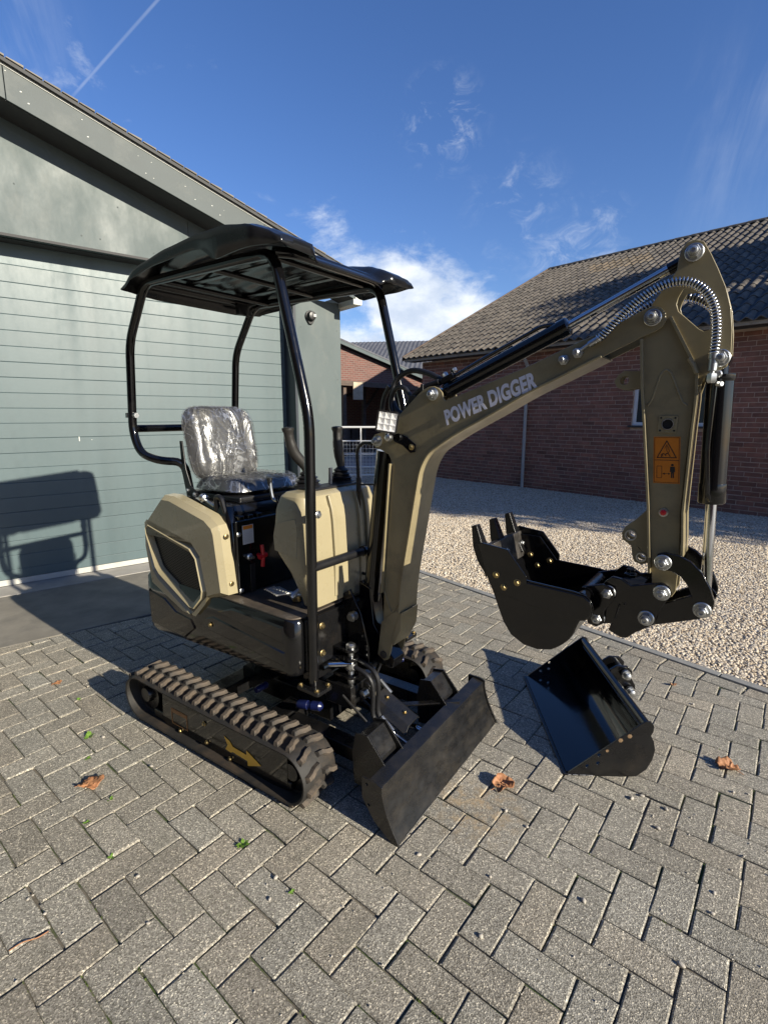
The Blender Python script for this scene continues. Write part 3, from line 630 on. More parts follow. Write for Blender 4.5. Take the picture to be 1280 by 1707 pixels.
# ------------------------------------------------------------------ brick building on the right (local x along the wall to the right, y away)
BRZ = R(90 - 138.0); BO = (2.92, 10.613, 0)
BM = Matrix.Translation(BO) @ Matrix.Rotation(BRZ, 4, 'Z')
bk = thing('brick_building', 'brown brick farm building with a weathered tiled roof, behind the gravel on the right', 'building', BO, BRZ)
BL, BRt, EZ, RZ_, RY = -2.97, 9.0, 2.74, 5.70, 6.0
WIN = (2.10, 3.26, 1.31, 2.10)
m = MB()
m.prism([(BL + .004, -.3), (BRt, -.3), (BRt, EZ), (BL + .004, EZ)], .001, .22, holes=[[(WIN[0], WIN[2]), (WIN[1], WIN[2]), (WIN[1], WIN[3]), (WIN[0], WIN[3])]])
wall = put(m, 'front_wall', mortar_m, bk)
m = MB(); m.prism([(.23, -.3), (2 * RY - .2, -.3), (2 * RY - .2, EZ), (RY, RZ_), (.23, EZ)], BL, BL + .22, 'YZ'); put(m, 'gable_wall', far_brick, bk)
bricks = []
ch, bl = .074, .235
for row in range(38):
    z0 = -.03 + row * ch
    if z0 + ch > EZ + .02: break
    off = (0, .5, .25, .75)[row % 4] * bl if row % 2 else ((row // 2) % 2) * .25 * bl
    x = BL - off
    while x < BRt:
        r = random.Random(int(x * 1000) + row * 7919)
        a, c = max(BL, x) + .0045, min(BRt, x + bl) - .0045; x += bl
        if c - a < .03: continue
        zz0, zz1 = z0 + .0048, z0 + ch - .0048
        if a < WIN[1] and c > WIN[0] and zz0 < WIN[3] - .01 and zz1 > WIN[2] - .045:
            segs = [(a, min(c, WIN[0] - .004)), (max(a, WIN[1] + .004), c)]; segs = [s for s in segs if s[1] - s[0] > .03]
        else: segs = [(a, c)]
        for a, c in segs:
            P = BM @ Vector(((a + c) / 2, 0, z0)); s = campx(P.x, P.y, P.z); size = 0
            if s and 690 < s[0] < 1290 and s[1] > 500:
                size = (c - a) / s[2]
                if 990 < s[0] < 1225 and 400 < s[1] < 890: size *= .6
            bricks.append((size, a, c, zz0, zz1, r.randrange(10 ** 6)))
bricks.sort(key=lambda t: -t[0])
def brick_mb(mb, a, c, z0, z1, seed, ox=0, oz=0):
    r = random.Random(seed); y0 = -.004 + r.gauss(0, .0016); e = .0022; j = lambda: r.uniform(-.0015, .0015)
    A_ = [(a + j() - ox, z0 + j() - oz), (c + j() - ox, z0 + j() - oz), (c + j() - ox, z1 + j() - oz), (a + j() - ox, z1 + j() - oz)]
    B_ = scale_poly(A_, e)
    vs = [(p[0], .012, p[1]) for p in A_] + [(p[0], y0 + .003, p[1]) for p in A_] + [(p[0], y0 + r.gauss(0, .0007), p[1]) for p in B_]
    fs = [(i, (i + 1) % 4, 4 + (i + 1) % 4, 4 + i) for i in range(4)] + [(4 + i, 4 + (i + 1) % 4, 8 + (i + 1) % 4, 8 + i) for i in range(4)] + [(8, 9, 10, 11)]
    mb.add(vs, fs); v = r.gauss(1, .12); q = r.gauss(0, .04)
    if r.random() < .07: v *= .72
    return [(v * (1 + q), v, v * (1 - q), 1)] * 9
rm = MB(); rc = []
for i, (s, a, c, z0, z1, seed) in enumerate(bricks):
    if i < 299:
        m = MB(); ox = (a + c) / 2; oz = (z0 + z1) / 2; t = brick_mb(m, a, c, z0, z1, seed, ox, oz); me = m.mesh('brick', brick_m, 0, normals=False); set_tint(me, t)
        link('brick', me, wall, (ox, 0, oz))
    else: rc += brick_mb(rm, a, c, z0, z1, seed)
me = rm.mesh('brickwork', brick_m, 0, normals=False); set_tint(me, rc); link('brickwork', me, wall, kind='stuff')
# window
wn_ = link('window', None, bk); wn_.name = 'window'
m = MB(); x0, x1, z0, z1 = WIN
m.prism([(x0, z0), (x1, z0), (x1, z1), (x0, z1)], .03, .09, holes=[[(x0 + .055, z0 + .055), (x0 + .56, z0 + .055), (x0 + .56, z1 - .055), (x0 + .055, z1 - .055)], [(x0 + .60, z0 + .055), (x1 - .055, z0 + .055), (x1 - .055, z1 - .055), (x0 + .60, z1 - .055)]])
put(m, 'window_frame', frame_m, wn_, bevel=.004)
m = MB(); m.b2((x0 + .05, .062, z0 + .05), (x1 - .05, .066, z1 - .05)); put(m, 'pane', glass_m, wn_)
m = MB(); m.b2((x0 - .05, -.05, z0 - .035), (x1 + .05, .03, z0 - .003)); put(m, 'window_sill', jamb_m, wn_, bevel=.004)
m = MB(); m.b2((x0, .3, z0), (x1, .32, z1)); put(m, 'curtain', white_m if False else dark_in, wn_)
# eave board, roof
tan = math.tan(math.atan2(RZ_ - EZ, RY)); PA = math.atan(tan)
m = MB(); m.b2((BL - .28, -.34, EZ + .005), (BRt, -.30, EZ + .085)); put(m, 'eave_board', gutter_m, bk, bevel=.006)
m = MB(); m.b2((BL - .28, -.30, EZ + .01), (BRt, .0, EZ + .03)); put(m, 'eave_soffit', soffit_m, bk)
m = MB(); m.prism([(-.36, EZ + .085), (RY, EZ + .085 + (RY + .36) * tan), (2 * RY + .36, EZ + .085), (2 * RY + .3, EZ + .0), (RY, EZ + .0 + (RY + .3) * tan), (-.3, EZ + .0)], BL - .27, BRt, 'YZ'); roofb = put(m, 'roof', soffit_m, bk)
TP, TR = .177, .345; nrow = int((RY + .4) / math.cos(PA) / TR) + 1; x = BL - .30
tiles = []
col = 0
while x < BRt:
    for row in range(nrow):
        sl = row * TR; y = -.42 + sl * math.cos(PA); z = EZ + .095 + (y + .36) * tan
        if y > RY - .02: continue
        P = BM @ Vector((x + TP / 2, y, z)); s = campx(P.x, P.y, P.z); size = 0
        if s and 670 < s[0] < 1300 and s[1] > 300:
            size = 1 / s[2]
            if 990 < s[0] < 1215 and s[1] > 430: size *= .5
        tiles.append((size, x, y, z, col * 131 + row))
    x += TP; col += 1
tiles.sort(key=lambda t: -t[0])
def tile_geo(seed):
    r = random.Random(seed); n = 7; amp = .027; L_ = TR + .04; vs = []; lift = .014 + r.uniform(0, .006)
    ca, sa = math.cos(PA), math.sin(PA); dx = r.gauss(0, .002); yaw = r.gauss(0, .006)
    for k, sl in enumerate((0, L_)):
        for dz in (0, -.012):
            for i in range(n):
                t = i / (n - 1); xx = t * TP + dx + yaw * sl; h = amp * math.sin(2 * math.pi * (t - .25)) + dz + (lift if k == 0 else 0) + (r.gauss(0, .0012) if dz == 0 else 0)
                vs.append((xx, sl * ca - h * sa, sl * sa + h * ca))
    fs = [(i, i + 1, 2 * n + i + 1, 2 * n + i) for i in range(n - 1)] + [(n + i, n + i + 1, i + 1, i) for i in range(n - 1)]
    v = r.gauss(1, .13)
    if r.random() < .06: v *= .6
    return vs, fs, v
patch_c = set()
rm = MB(); rc = []
for i, (s, x, y, z, seed) in enumerate(tiles):
    vs, fs, v = tile_geo(seed)
    pale = (-.9 < x + .55 * (y - 3.5) < .75) and 3.95 < y < 5.0
    t = (v * 1.45, v * 1.28, v * 1.0, 1) if pale else (v * 1.02, v, v * .97, 1)
    if i < 299:
        m = MB(); m.add(vs, fs); me = m.mesh('roof_tile', tile_m, 60, normals=False); set_tint(me, [t] * len(fs)); link('roof_tile', me, roofb, (x, y, z))
    else: rm.add([(a + x, b_ + y, c + z) for a, b_, c in vs], fs); rc += [t] * len(fs)
me = rm.mesh('tile_field', tile_m, 60, normals=False); set_tint(me, rc); link('tile_field', me, roofb, kind='stuff')
rp_ = MB(); x = BL - .3
rg = []
while x < BRt:
    m = MB(); rz = EZ + .10 + (RY + .36) * tan
    sec = lambda xx, dz: [(xx, RY + .15 * math.cos(R(a)), rz + dz - .055 + .085 * math.sin(R(a))) for a in range(0, 181, 30)]
    a_, c_ = sec(0, .006), sec(.42, 0); n = len(a_)
    m.add(a_ + c_, [(k, k + 1, n + k + 1, n + k) for k in range(n - 1)]); me = m.mesh('ridge_tile', tile_m, 60); v = rng.gauss(.62, .06); set_tint(me, [(v, v, v, 1)] * len(me.polygons))
    link('ridge_tile', me, roofb, (x, 0, 0)); x += .40
m = MB()
for sgn in (1,):
    m.prism([(-.38, EZ + .02), (RY, EZ + .02 + (RY + .38) * tan), (RY, EZ + .14 + (RY + .38) * tan), (-.38, EZ + .14)], BL - .315, BL - .29, 'YZ')
put(m, 'verge_board', wood_m, bk)
# downpipe
dpp = link('downpipe', MB().tube([(-.0, -.055, -.05), (0, -.055, 1.96)], .033, 14).mesh('downpipe', pipe_m, 50), bk)
m = MB(); m.lathe((0, -.055, .93), (0, 0, 1), [(.033, 0), (.039, .002), (.039, .07), (.033, .075)], 16); m.lathe((0, -.055, 1.96), (0, 0, 1), [(.039, 0), (.039, .05)], 16); put(m, 'pipe_collar', pipe_m, dpp)
m = MB(); m.tube(fillet([(0, -.055, 1.96), (0, -.055, 2.45), (0, -.2, 2.6), (0, -.26, 2.76)], .06), .033, 12); put(m, 'upper_pipe', pipe_m, dpp)
m = MB(); m.b2((-1.32, -.03, 1.63), (-1.17, 0.0, 1.66)); put(m, 'wall_bracket', jamb_m, bk)

# ------------------------------------------------------------------ open barn far behind, and the field gate
FO = (-1.9, 19.0, 0); FRZ = R(90 - 48.0)
FM = Matrix.Translation(FO) @ Matrix.Rotation(FRZ, 4, 'Z')
bn = thing('open_barn', 'open-fronted brick barn with a dark interior, seen past the garage corner', 'barn', FO, FRZ)
VZ = lambda x: 4.08 - .243 * x
m = MB(); m.prism([(-5, 2.80), (5.2, 2.62), (5.2, VZ(5.2) - .03), (-1.5, VZ(-1.5) - .03), (-5, VZ(-1.5) - .9)], 0, .25); put(m, 'gable_brick', far_brick, bn)
m = MB(); m.prism([(-1.5, VZ(-1.5) - .02), (5.4, VZ(5.4) - .02), (5.4, VZ(5.4) + .13), (-1.5, VZ(-1.5) + .13)], -.25, -.2); put(m, 'verge_board', wall_m, bn)
m = MB(); m.prism([(-1.5, VZ(-1.5) + .10), (5.5, VZ(5.5) + .10), (5.5, VZ(5.5) + .16), (-1.5, VZ(-1.5) + .16)], -.26, 6); put(m, 'roof', oldtile_m, bn)
m = MB(); m.prism([(-5, 2.66), (5.2, 2.48), (5.2, 2.66), (-5, 2.84)], -.06, -.005); put(m, 'lintel_beam', wood_m, bn, bevel=.01)
m = MB(); m.b2((3.75, 0, -.1), (5.2, .25, 2.55)); put(m, 'brick_pier', far_brick, bn)
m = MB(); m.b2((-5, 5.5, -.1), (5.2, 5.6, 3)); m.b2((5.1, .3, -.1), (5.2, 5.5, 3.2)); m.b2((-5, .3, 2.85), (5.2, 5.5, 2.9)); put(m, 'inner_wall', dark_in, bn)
for x, y in [(.62, .1), (2.5, 1.2), (-.5, 2)]:
    m = MB(); m.b2((x, y, -.1), (x + .14, y + .14, 2.7)); put(m, 'post', wood_m, bn, bevel=.008)
m = MB(); m.tube([(2.57, 1.25, 1.7), (3.4, 1.25, 2.65)], .05, 6); m.tube([(.7, 2.2, 2.0), (3.4, 2.2, 2.5)], .05, 6); put(m, 'brace', wood_m, bn)
m = MB(); m.b2((.93, -.1, 2.06), (1.40, -.07, 2.70)); put(m, 'pale_board', pale_wood, bn, bevel=.004)
m = MB(); m.b2((.30, .5, .9), (.60, .55, 2.5)); put(m, 'leaning_panel', gutter_m, bn)
for x in (1.3, 1.75, 2.2):
    m = MB(); m.b2((x, 1.6, -.05), (x + .35, 2.1, .9 + .2 * (x % .7))); put(m, 'stacked_crate', wood_m, bn, bevel=.01)
hb = thing('long_barn', 'low barn with a dark blue-grey ribbed roof, far behind the open barn', 'barn', (-3.6, 26.0, 0), R(-8))
m = MB(); n = 90; top, bot = [], []
for i in range(n + 1):
    x = -2 + i * 10 / n; h = .035 * math.sin(i * math.pi)
    h = .03 if i % 2 else 0; top.append((x, 4.5, 5.55 + h)); bot.append((x, -1.5, 3.4 + h))
m.add(top + bot, [(i, i + 1, n + 2 + i, n + 1 + i) for i in range(n)]); put(m, 'ribbed_roof', oldtile_m, hb, smooth=0)
m = MB(); m.b2((-2, -1.2, -.1), (8, 9, 3.3)); put(m, 'wall', far_brick, hb)
m = MB(); m.prism([(-1.5, 3.3), (4.5, 5.53), (10.5, 3.3)], -1.9, 7.9, 'YZ'); put(m, 'rear_roof', oldtile_m, hb)
# field gate
gt = thing('field_gate', 'white galvanised field gate with mesh infill, closing the gap beside the garage', 'gate', (-1.35, 11.5, 0), R(1.0))
GW = 2.2
for z, r_ in ((1.222, .024), (.917, .017), (.623, .017), (.340, .017), (.15, .02)):
    m = MB(); m.tube([(0, 0, z), (GW, 0, z)], r_, 10); put(m, 'rail', gate_m, gt)
for x in (0.0, .83, 1.66, 2.2):
    m = MB(); m.tube([(x, -.002, .05), (x, -.002, 1.22)], .018, 8); put(m, 'upright', gate_m, gt)
m = MB()
for i in range(1, 30): m.box((i * GW / 30, 0, .535), (.006, .006, .76))
for i in range(1, 9): m.box((GW / 2, 0, .15 + i * .085), (GW, .006, .006))
put(m, 'wire_mesh', gate_m, gt)
m = MB()
for z in (.25, 1.05): m.b2((-.06, -.02, z), (.0, .02, z + .05))
put(m, 'hinge', steel, gt)

# ------------------------------------------------------------------ the mini digger (local x forwards, y to its left, z up)
HEAD = 126.5
DG = thing('mini_digger', 'sand and black mini excavator with canopy, boom lettered POWER DIGGER, raised toothed bucket', 'excavator', (-.488, 2.441, 0), R(90 - HEAD))
UR = R(126.5 - 124.3)
# tracks
def track_path(n=160):
    """outer surface of the bare band as (x, z, angle), evenly spaced"""
    xr, xf, zc, rad = -.485, .500, .132, .112; st = xf - xr; per = 2 * st + 2 * math.pi * rad; out = []
    for i in range(n):
        s = per * i / n
        if s < st: out.append((xr + s, zc + rad - .006 * math.sin(math.pi * s / st), 90))
        elif s < st + math.pi * rad: a = 90 - (s - st) / rad * 180 / math.pi; out.append((xf + rad * math.cos(R(a)), zc + rad * math.sin(R(a)), a))
        elif s < 2 * st + math.pi * rad: out.append((xf - (s - st - math.pi * rad), zc - rad, -90))
        else: a = -90 - (s - 2 * st - math.pi * rad) / rad * 180 / math.pi; out.append((xr + rad * math.cos(R(a)), zc + rad * math.sin(R(a)), a))
    return out
lug = MB()
lp = [(-.017, .004), (.006, .004), (.011, .030), (.024, .050), (.027, .078), (.003, .078), (-.002, .056), (-.013, .034)]
lp2 = scale_poly(lp, .0045)
lug.loft([[(a, b_, 0) for a, b_ in lp], [(a, b_, .013) for a, b_ in scale_poly(lp, .0025)], [(a, b_, .019) for a, b_ in lp2]])
LUG = lug.mesh('track_lug', lug_m, 30)
lugm = MB(); lugm.loft([[(a, -b_, 0) for a, b_ in lp], [(a, -b_, .013) for a, b_ in scale_poly(lp, .0025)], [(a, -b_, .019) for a, b_ in lp2]]); LUGM = lugm.mesh('track_lug', lug_m, 30)
def track(yc, sgn):
    P = track_path(); n = len(P); m = MB(); rings = []
    for x, z, a in P:
        c, s = math.cos(R(a)), math.sin(R(a)); q = []
        for yy, h in ((-.090, -.006), (-.078, 0), (0, .002), (.078, 0), (.090, -.006), (.088, -.014), (.03, -.016), (.022, -.034), (-.022, -.034), (-.03, -.016), (-.088, -.014)):
            q.append((x + c * h, yy, z + s * h))
        rings.append(q)
    k = len(rings[0]); vs = [p for r in rings for p in r]
    m.add(vs, [(i * k + j, i * k + (j + 1) % k, ((i + 1) % n) * k + (j + 1) % k, ((i + 1) % n) * k + j) for i in range(n) for j in range(k)])
    t = put(m, 'rubber_track', rubber, DG, smooth=50, rz=UR)
    Rz = Matrix.Rotation(UR, 3, 'Z'); o = Rz @ Vector((0, yc, 0)); t.location = o
    NL = 42; PP = track_path(NL * 2)
    for i, (x, z, a) in enumerate(PP):
        side = i % 2; l = link('track_lug', LUGM if side else LUG, t, (x, 0, z)); l.rotation_euler = (0, R(90 - a), 0)
        l.scale = (1, 1.0 + rng.uniform(-.02, .02), rng.uniform(.86, 1.02))
    # frame with side plate, wheels
    f = MB(); f.b2((-.36, -.035, .05), (.47, .035, .19)); f.b2((-.42, -.05, .045), (.50, .05, .085))
    fr_ = put(f, 'track_frame', black_s, DG, bevel=.006, rz=UR); fr_.location = o
    q = sgn * -.052
    m = MB(); m.prism([(-.335, .195), (.487, .196), (.482, .045), (.40, .034), (-.31, .034), (-.345, .05)], min(q, 0), max(q, 0)); put(m, 'side_plate', black, fr_, bevel=.003)
    for nm, x, r in (('idler_wheel', .50, .085), ('drive_sprocket', -.485, .080)):
        m = MB(); m.lathe((x, -.03, .132), (0, 1, 0), [(r, 0), (r, .06)], 24); m.lathe((x, -.05, .132), (0, 1, 0), [(.035, 0), (.04, .01), (.04, .1)], 16); put(m, nm, black_s, fr_)
    for x in (-.2, .02, .24):
        m = MB(); m.lathe((x, -.045, .062), (0, 1, 0), [(.036, 0), (.036, .09)], 18); put(m, 'track_roller', black_s, fr_)
    if sgn > 0:
        y = -.0535
        for x, z in ((-.205, .045), (-.02, .150), (-.008, .064), (.146, .046)): bolt(fr_, (x, y, z), .009, brass)
        m = MB(); m.prism([(-.268, .142), (-.148, .142), (-.148, .062), (-.268, .062)], y, y + .001, holes=[[(-.262, .122), (-.154, .122), (-.154, .068), (-.262, .068)]])
        m.prism([(-.264, .139), (-.152, .139), (-.152, .125), (-.264, .125)], y - .0008, y - .0001)
        put(m, 'warning_decal', M('worn_orange_decal', (.24, .11, .035), .5), fr_)
        m = MB(); m.prism([(.112, .142), (.150, .130), (.166, .112), (.252, .108), (.252, .130), (.338, .093), (.258, .060), (.256, .082), (.166, .086), (.150, .078), (.118, .082), (.134, .108)], y - .001, y); put(m, 'arrow_decal', gold_m, fr_)
    return t
track(-.455, 1); track(.455, -1)
# lower frame
m = MB(); m.b2((-.16, -.17, .14), (.42, .20, .24)); m.b2((-.22, -.46, .12), (-.12, .46, .19)); m.b2((.18, -.46, .12), (.28, .46, .19)); m.lathe((0, 0, .24), (0, 0, 1), [(.19, 0), (.19, .09), (.16, .1), (.16, .16)], 32)
put(m, 'lower_frame', black_s, DG, bevel=.006, rz=UR)
for c_, a_, r_, h_ in (((.33, -.27, .245), (1, .25, .1), .020, .10), ((.12, -.32, .27), (0, 1, 0), .016, .05), ((.60, .06, .40), (1, .3, 0), .014, .04)):
    m = MB(); m.lathe(c_, a_, [(r_ * .8, -.01), (r_, 0), (r_, h_ * .4), (r_ * .82, h_ * .42), (r_ * .82, h_ * .6), (r_, h_ * .62), (r_, h_), (r_ * .5, h_ + .01)], 12); put(m, 'blue_fitting', blue_m, DG, rz=UR)
# dozer blade
prof = [(.955, .000), (.928, .044), (.906, .090), (.891, .132), (.882, .170), (.880, .196)]
back = [(p[0] - .010, p[1] + (.0 if i else .002)) for i, p in enumerate(prof)]
m = MB(); bprof = prof; m.prism(prof + [(.826, .206), (.823, .198), (.868, .188)] + back[::-1][1:], -.440, .440); bl = put(m, 'dozer_blade', blade_m, DG, smooth=50, rz=UR, bevel=.0015)
for s in (-1, 1):
    m = MB(); m.prism([(.963, -.0), (.935, .046), (.912, .092), (.897, .134), (.888, .172), (.887, .202), (.860, .212), (.800, .212), (.800, .13), (.852, .055), (.93, .0)], s * .441, s * .449, holes=[circ(.822, .190, .006, 10), circ(.830, .110, .006, 10)]); put(m, 'blade_side_plate', blade_m, bl, bevel=.001)
for s, y0 in ((-1, -.285), (1, .205)):
    m = MB(); m.b2((.30, y0 - .035, .13), (.86, y0 + .035, .19)); put(m, 'push_arm', black_s, DG, bevel=.005, rz=UR)
    a_, b_ = y0 - .065, y0 + .065
    c_ = MB()
    top = [(.690, .205), (.703, .280), (.745, .288), (.802, .212), (.815, .12)]; inn = scale_poly(top + [(.70, .10)], .005)[:5]
    c_.prism(top + inn[::-1], a_ + .008, b_ - .008)
    cv = put(c_, 'arm_cover', blade_m, DG, bevel=.0015, smooth=20, rz=UR)
    for y in (a_, b_ - .006):
        m = MB(); m.prism([(.680, .20), (.696, .288), (.752, .298), (.868, .165), (.880, .08), (.69, .07)], y, y + .006); put(m, 'cover_side', black_s, cv, bevel=.001)
    bolt(cv, (.855, a_ - .002, .105), .012, brass)
# blade cylinder with folded guard, hoses
m = MB(); m.tube([(.46, -.03, .20), (.74, -.03, .17)], .028, 16); bc = put(m, 'blade_cylinder', black, DG, rz=UR)
m = MB(); m.tube([(.74, -.03, .17), (.87, -.03, .155)], .014, 12); put(m, 'cylinder_rod', chrome, bc)
gx = [(.600, .283), (.775, .205)]
m = MB(); sec = lambda x, z: [(x, -.112, z - .030), (x, -.085, z), (x, -.012, z + .004), (x, .002, z - .006), (x, .002, z - .012), (x, -.012, z - .002), (x, -.083, z - .006), (x, -.108, z - .034)]
m.loft([sec(*gx[0]), sec(*gx[1])]); gd = put(m, 'cylinder_guard', blade_m, DG, bevel=.001, smooth=20, rz=UR)
for t in (.22, .74):
    x = gx[0][0] + (gx[1][0] - gx[0][0]) * t; z = gx[0][1] + (gx[1][1] - gx[0][1]) * t; bolt(gd, (x, -.045, z + .003), .009, brass, UPW)
m = MB(); m.prism([(.62, .02), (.86, .225), (.87, .20), (.63, -.01)], .200, .206, 'XY'); put(m, 'flat_brace', black_s, DG, bevel=.001, rz=UR)
for k, (a_, b_) in enumerate((((.44, -.16, .46), (.70, -.135, .20)), ((.46, -.10, .47), (.71, -.115, .21)), ((.47, .0, .46), (.60, .02, .28)))):
    a_, b_ = Vector(a_), Vector(b_); c_ = (a_ + b_) / 2 + Vector((.07, -.015 * k, .09))
    m = MB(); m.tube(spline([a_, c_, b_ + Vector((-.05, 0, .05)), b_], 8), .010, 10); h = put(m, 'hose', hose_m, DG)
    m = MB(); m.tube([b_ + Vector((-.03, 0, .03)), b_ + Vector((.03, 0, -.012))], .011, 8); put(m, 'hose_end', steel, h)
m = MB(); m.tube([(.63, -.14, .22), (.84, -.13, .14)], .008, 8); m.lathe((.84, -.145, .13), (1, 0, 0), [(.014, 0), (.014, .03)], 6); put(m, 'grease_pipe', steel, DG, rz=UR)

# upper structure: rear rounded platform
def rrect(x0, x1, yh, r0, r1, n=6, cy=0):
    out = []
    for cx, cyy, r, a in ((x1 - r1, yh - r1, r1, 0), (x0 + r0, yh - r0, r0, 90), (x0 + r0, -yh + r0, r0, 180), (x1 - r1, -yh + r1, r1, 270)):
        out += [(cx + r * math.cos(R(a + 90 * k / n)), cy + cyy + r * math.sin(R(a + 90 * k / n))) for k in range(n + 1)]
    return out
def ring(x0, x1, yh, r0, r1, zf): return [(x, y, zf(x)) for x, y in rrect(x0, x1, yh, r0, r1)]
m = MB()
m.loft([ring(-.55, .40, .30, .15, .05, lambda x: .40 + .04 * (x + .6)), ring(-.685, .450, .378, .13, .05, lambda x: .395 + .055 * (x + .65)), ring(-.700, .455, .385, .13, .055, lambda x: .415 + .055 * (x + .65)), ring(-.705, .457, .387, .13, .055, lambda x: .56 + .02 * x),
        ring(-.700, .455, .385, .13, .055, lambda x: .675), ring(-.690, .445, .375, .13, .05, lambda x: .690)])
plat = put(m, 'platform', black, DG, smooth=40)
for s in (-1, 1):   # raised panels on the skirt
    m = MB(); y = s * .386
    for pts in ([(-.60, .43), (-.30, .425), (-.20, .50), (-.235, .545), (-.36, .555), (-.45, .60), (-.60, .62)], [(-.16, .52), (.40, .49), (.41, .56), (-.06, .60), (-.12, .58)], [(-.04, .625), (.08, .67), (.40, .665), (.41, .585)]):
        P2 = scale_poly(pts, .010); m.loft([[(a, y - s * .003, b_) for a, b_ in pts], [(a, y + s * .006, b_) for a, b_ in P2]])
    put(m, 'skirt_panel', black, plat, smooth=20)
bolt(plat, (-.075, -.395, .555), .009)
m = MB(); m.prism(rrect(-.05, .447, .376, .02, .055), .6905, .697, 'XY'); put(m, 'floor_plate', deck_m, DG, bevel=.002)
# front frame plate and boom swing post
m = MB(); m.b2((.455, -.33, .47), (.470, .33, .685)); m.b2((.40, -.29, .40), (.455, .29, .50)); fp = put(m, 'front_frame', black_s, DG, bevel=.005)
for z in (.638, .519): bolt(fp, (.472, -.245, z), .012, brass, FWD)
m = MB(); m.prism([(.455, .40), (.455, .73), (.50, .76), (.56, .66), (.60, .52), (.60, .42)], -.10, -.088); m.prism([(.455, .40), (.455, .73), (.50, .76), (.56, .66), (.60, .52), (.60, .42)], .088, .10)
m.b2((.455, -.088, .66), (.52, .088, .70)); m.b2((.455, -.088, .42), (.60, .088, .45)); put(m, 'swing_bracket', black, DG, bevel=.004)
m = MB(); m.prism([(.50, .435), (.68, .425), (.69, .47), (.64, .52), (.58, .60), (.56, .76), (.50, .78)], -.038, .038); put(m, 'swing_post', black, DG, bevel=.005)
for z in (.395, .475, .515):
    m = MB(); m.prism(circ(.545, -.15, .034, 14) + [], z, z + .014, 'XY'); m.prism([(.47, -.18), (.53, -.18), (.56, -.08), (.56, .05), (.47, .05)], z, z + .012, 'XY'); put(m, 'hinge_ear', black, DG, bevel=.002)
m = MB(); m.lathe((.545, -.15, .36), (0, 0, 1), [(.012, 0), (.016, .01), (.016, .03), (.013, .035), (.013, .165), (.020, .168), (.020, .182), (.012, .188)], 16)
m.lathe((.545, -.15, .43), (0, 0, 1), [(.024, 0), (.028, .01), (.024, .03)], 16); put(m, 'swing_pin', steel, DG)
m = MB(); m.tube([(.30, -.20, .455), (.52, -.155, .455)], .030, 16); m.tube([(.475, -.25, .455), (.475, -.20, .455)], .012, 8); put(m, 'swing_cylinder', black, DG)
m = MB(); m.tube([(.475, -.215, .455), (.55, -.15, .455)], .014, 12); put(m, 'swing_rod', chrome, DG)
m = MB(); m.lathe((.535, -.11, .655), (0, -1, 0), [(.020, 0), (.020, .01), (.014, .012), (.014, .035)], 16); m.lathe((.535, -.123, .655), (0, -1, 0), [(.022, 0), (.022, .012)], 6); put(m, 'frame_pin', steel, DG)
m = MB(); m.b2((.471, -.06, .60), (.474, .02, .70)); pl = put(m, 'data_plate', plas, DG)
m = MB()
for i in range(6): m.b2((.4741, -.05, .612 + i * .014), (.4745, .01 - .01 * (i % 3), .616 + i * .014))
put(m, 'plate_print', alu, pl)
m = MB(); m.lathe((.56, -.06, .315), (0, -1, 0), [(.040, 0), (.040, .05), (.03, .055)], 20); m.lathe((.58, -.12, .315), (0, -1, 0), [(.020, 0), (.020, .03), (.012, .034)], 6, 1); m.b2((.42, -.20, .26), (.56, -.05, .36)); put(m, 'blade_pivot', [black_s, steel], DG, bevel=.004, rz=UR)
for y in (-.22, -.15):
    m = MB(); m.tube([(.53, y, .33), (.64, y + .02, .235)], .006, 8); put(m, 'tie_rod', blade_m, DG, rz=UR)

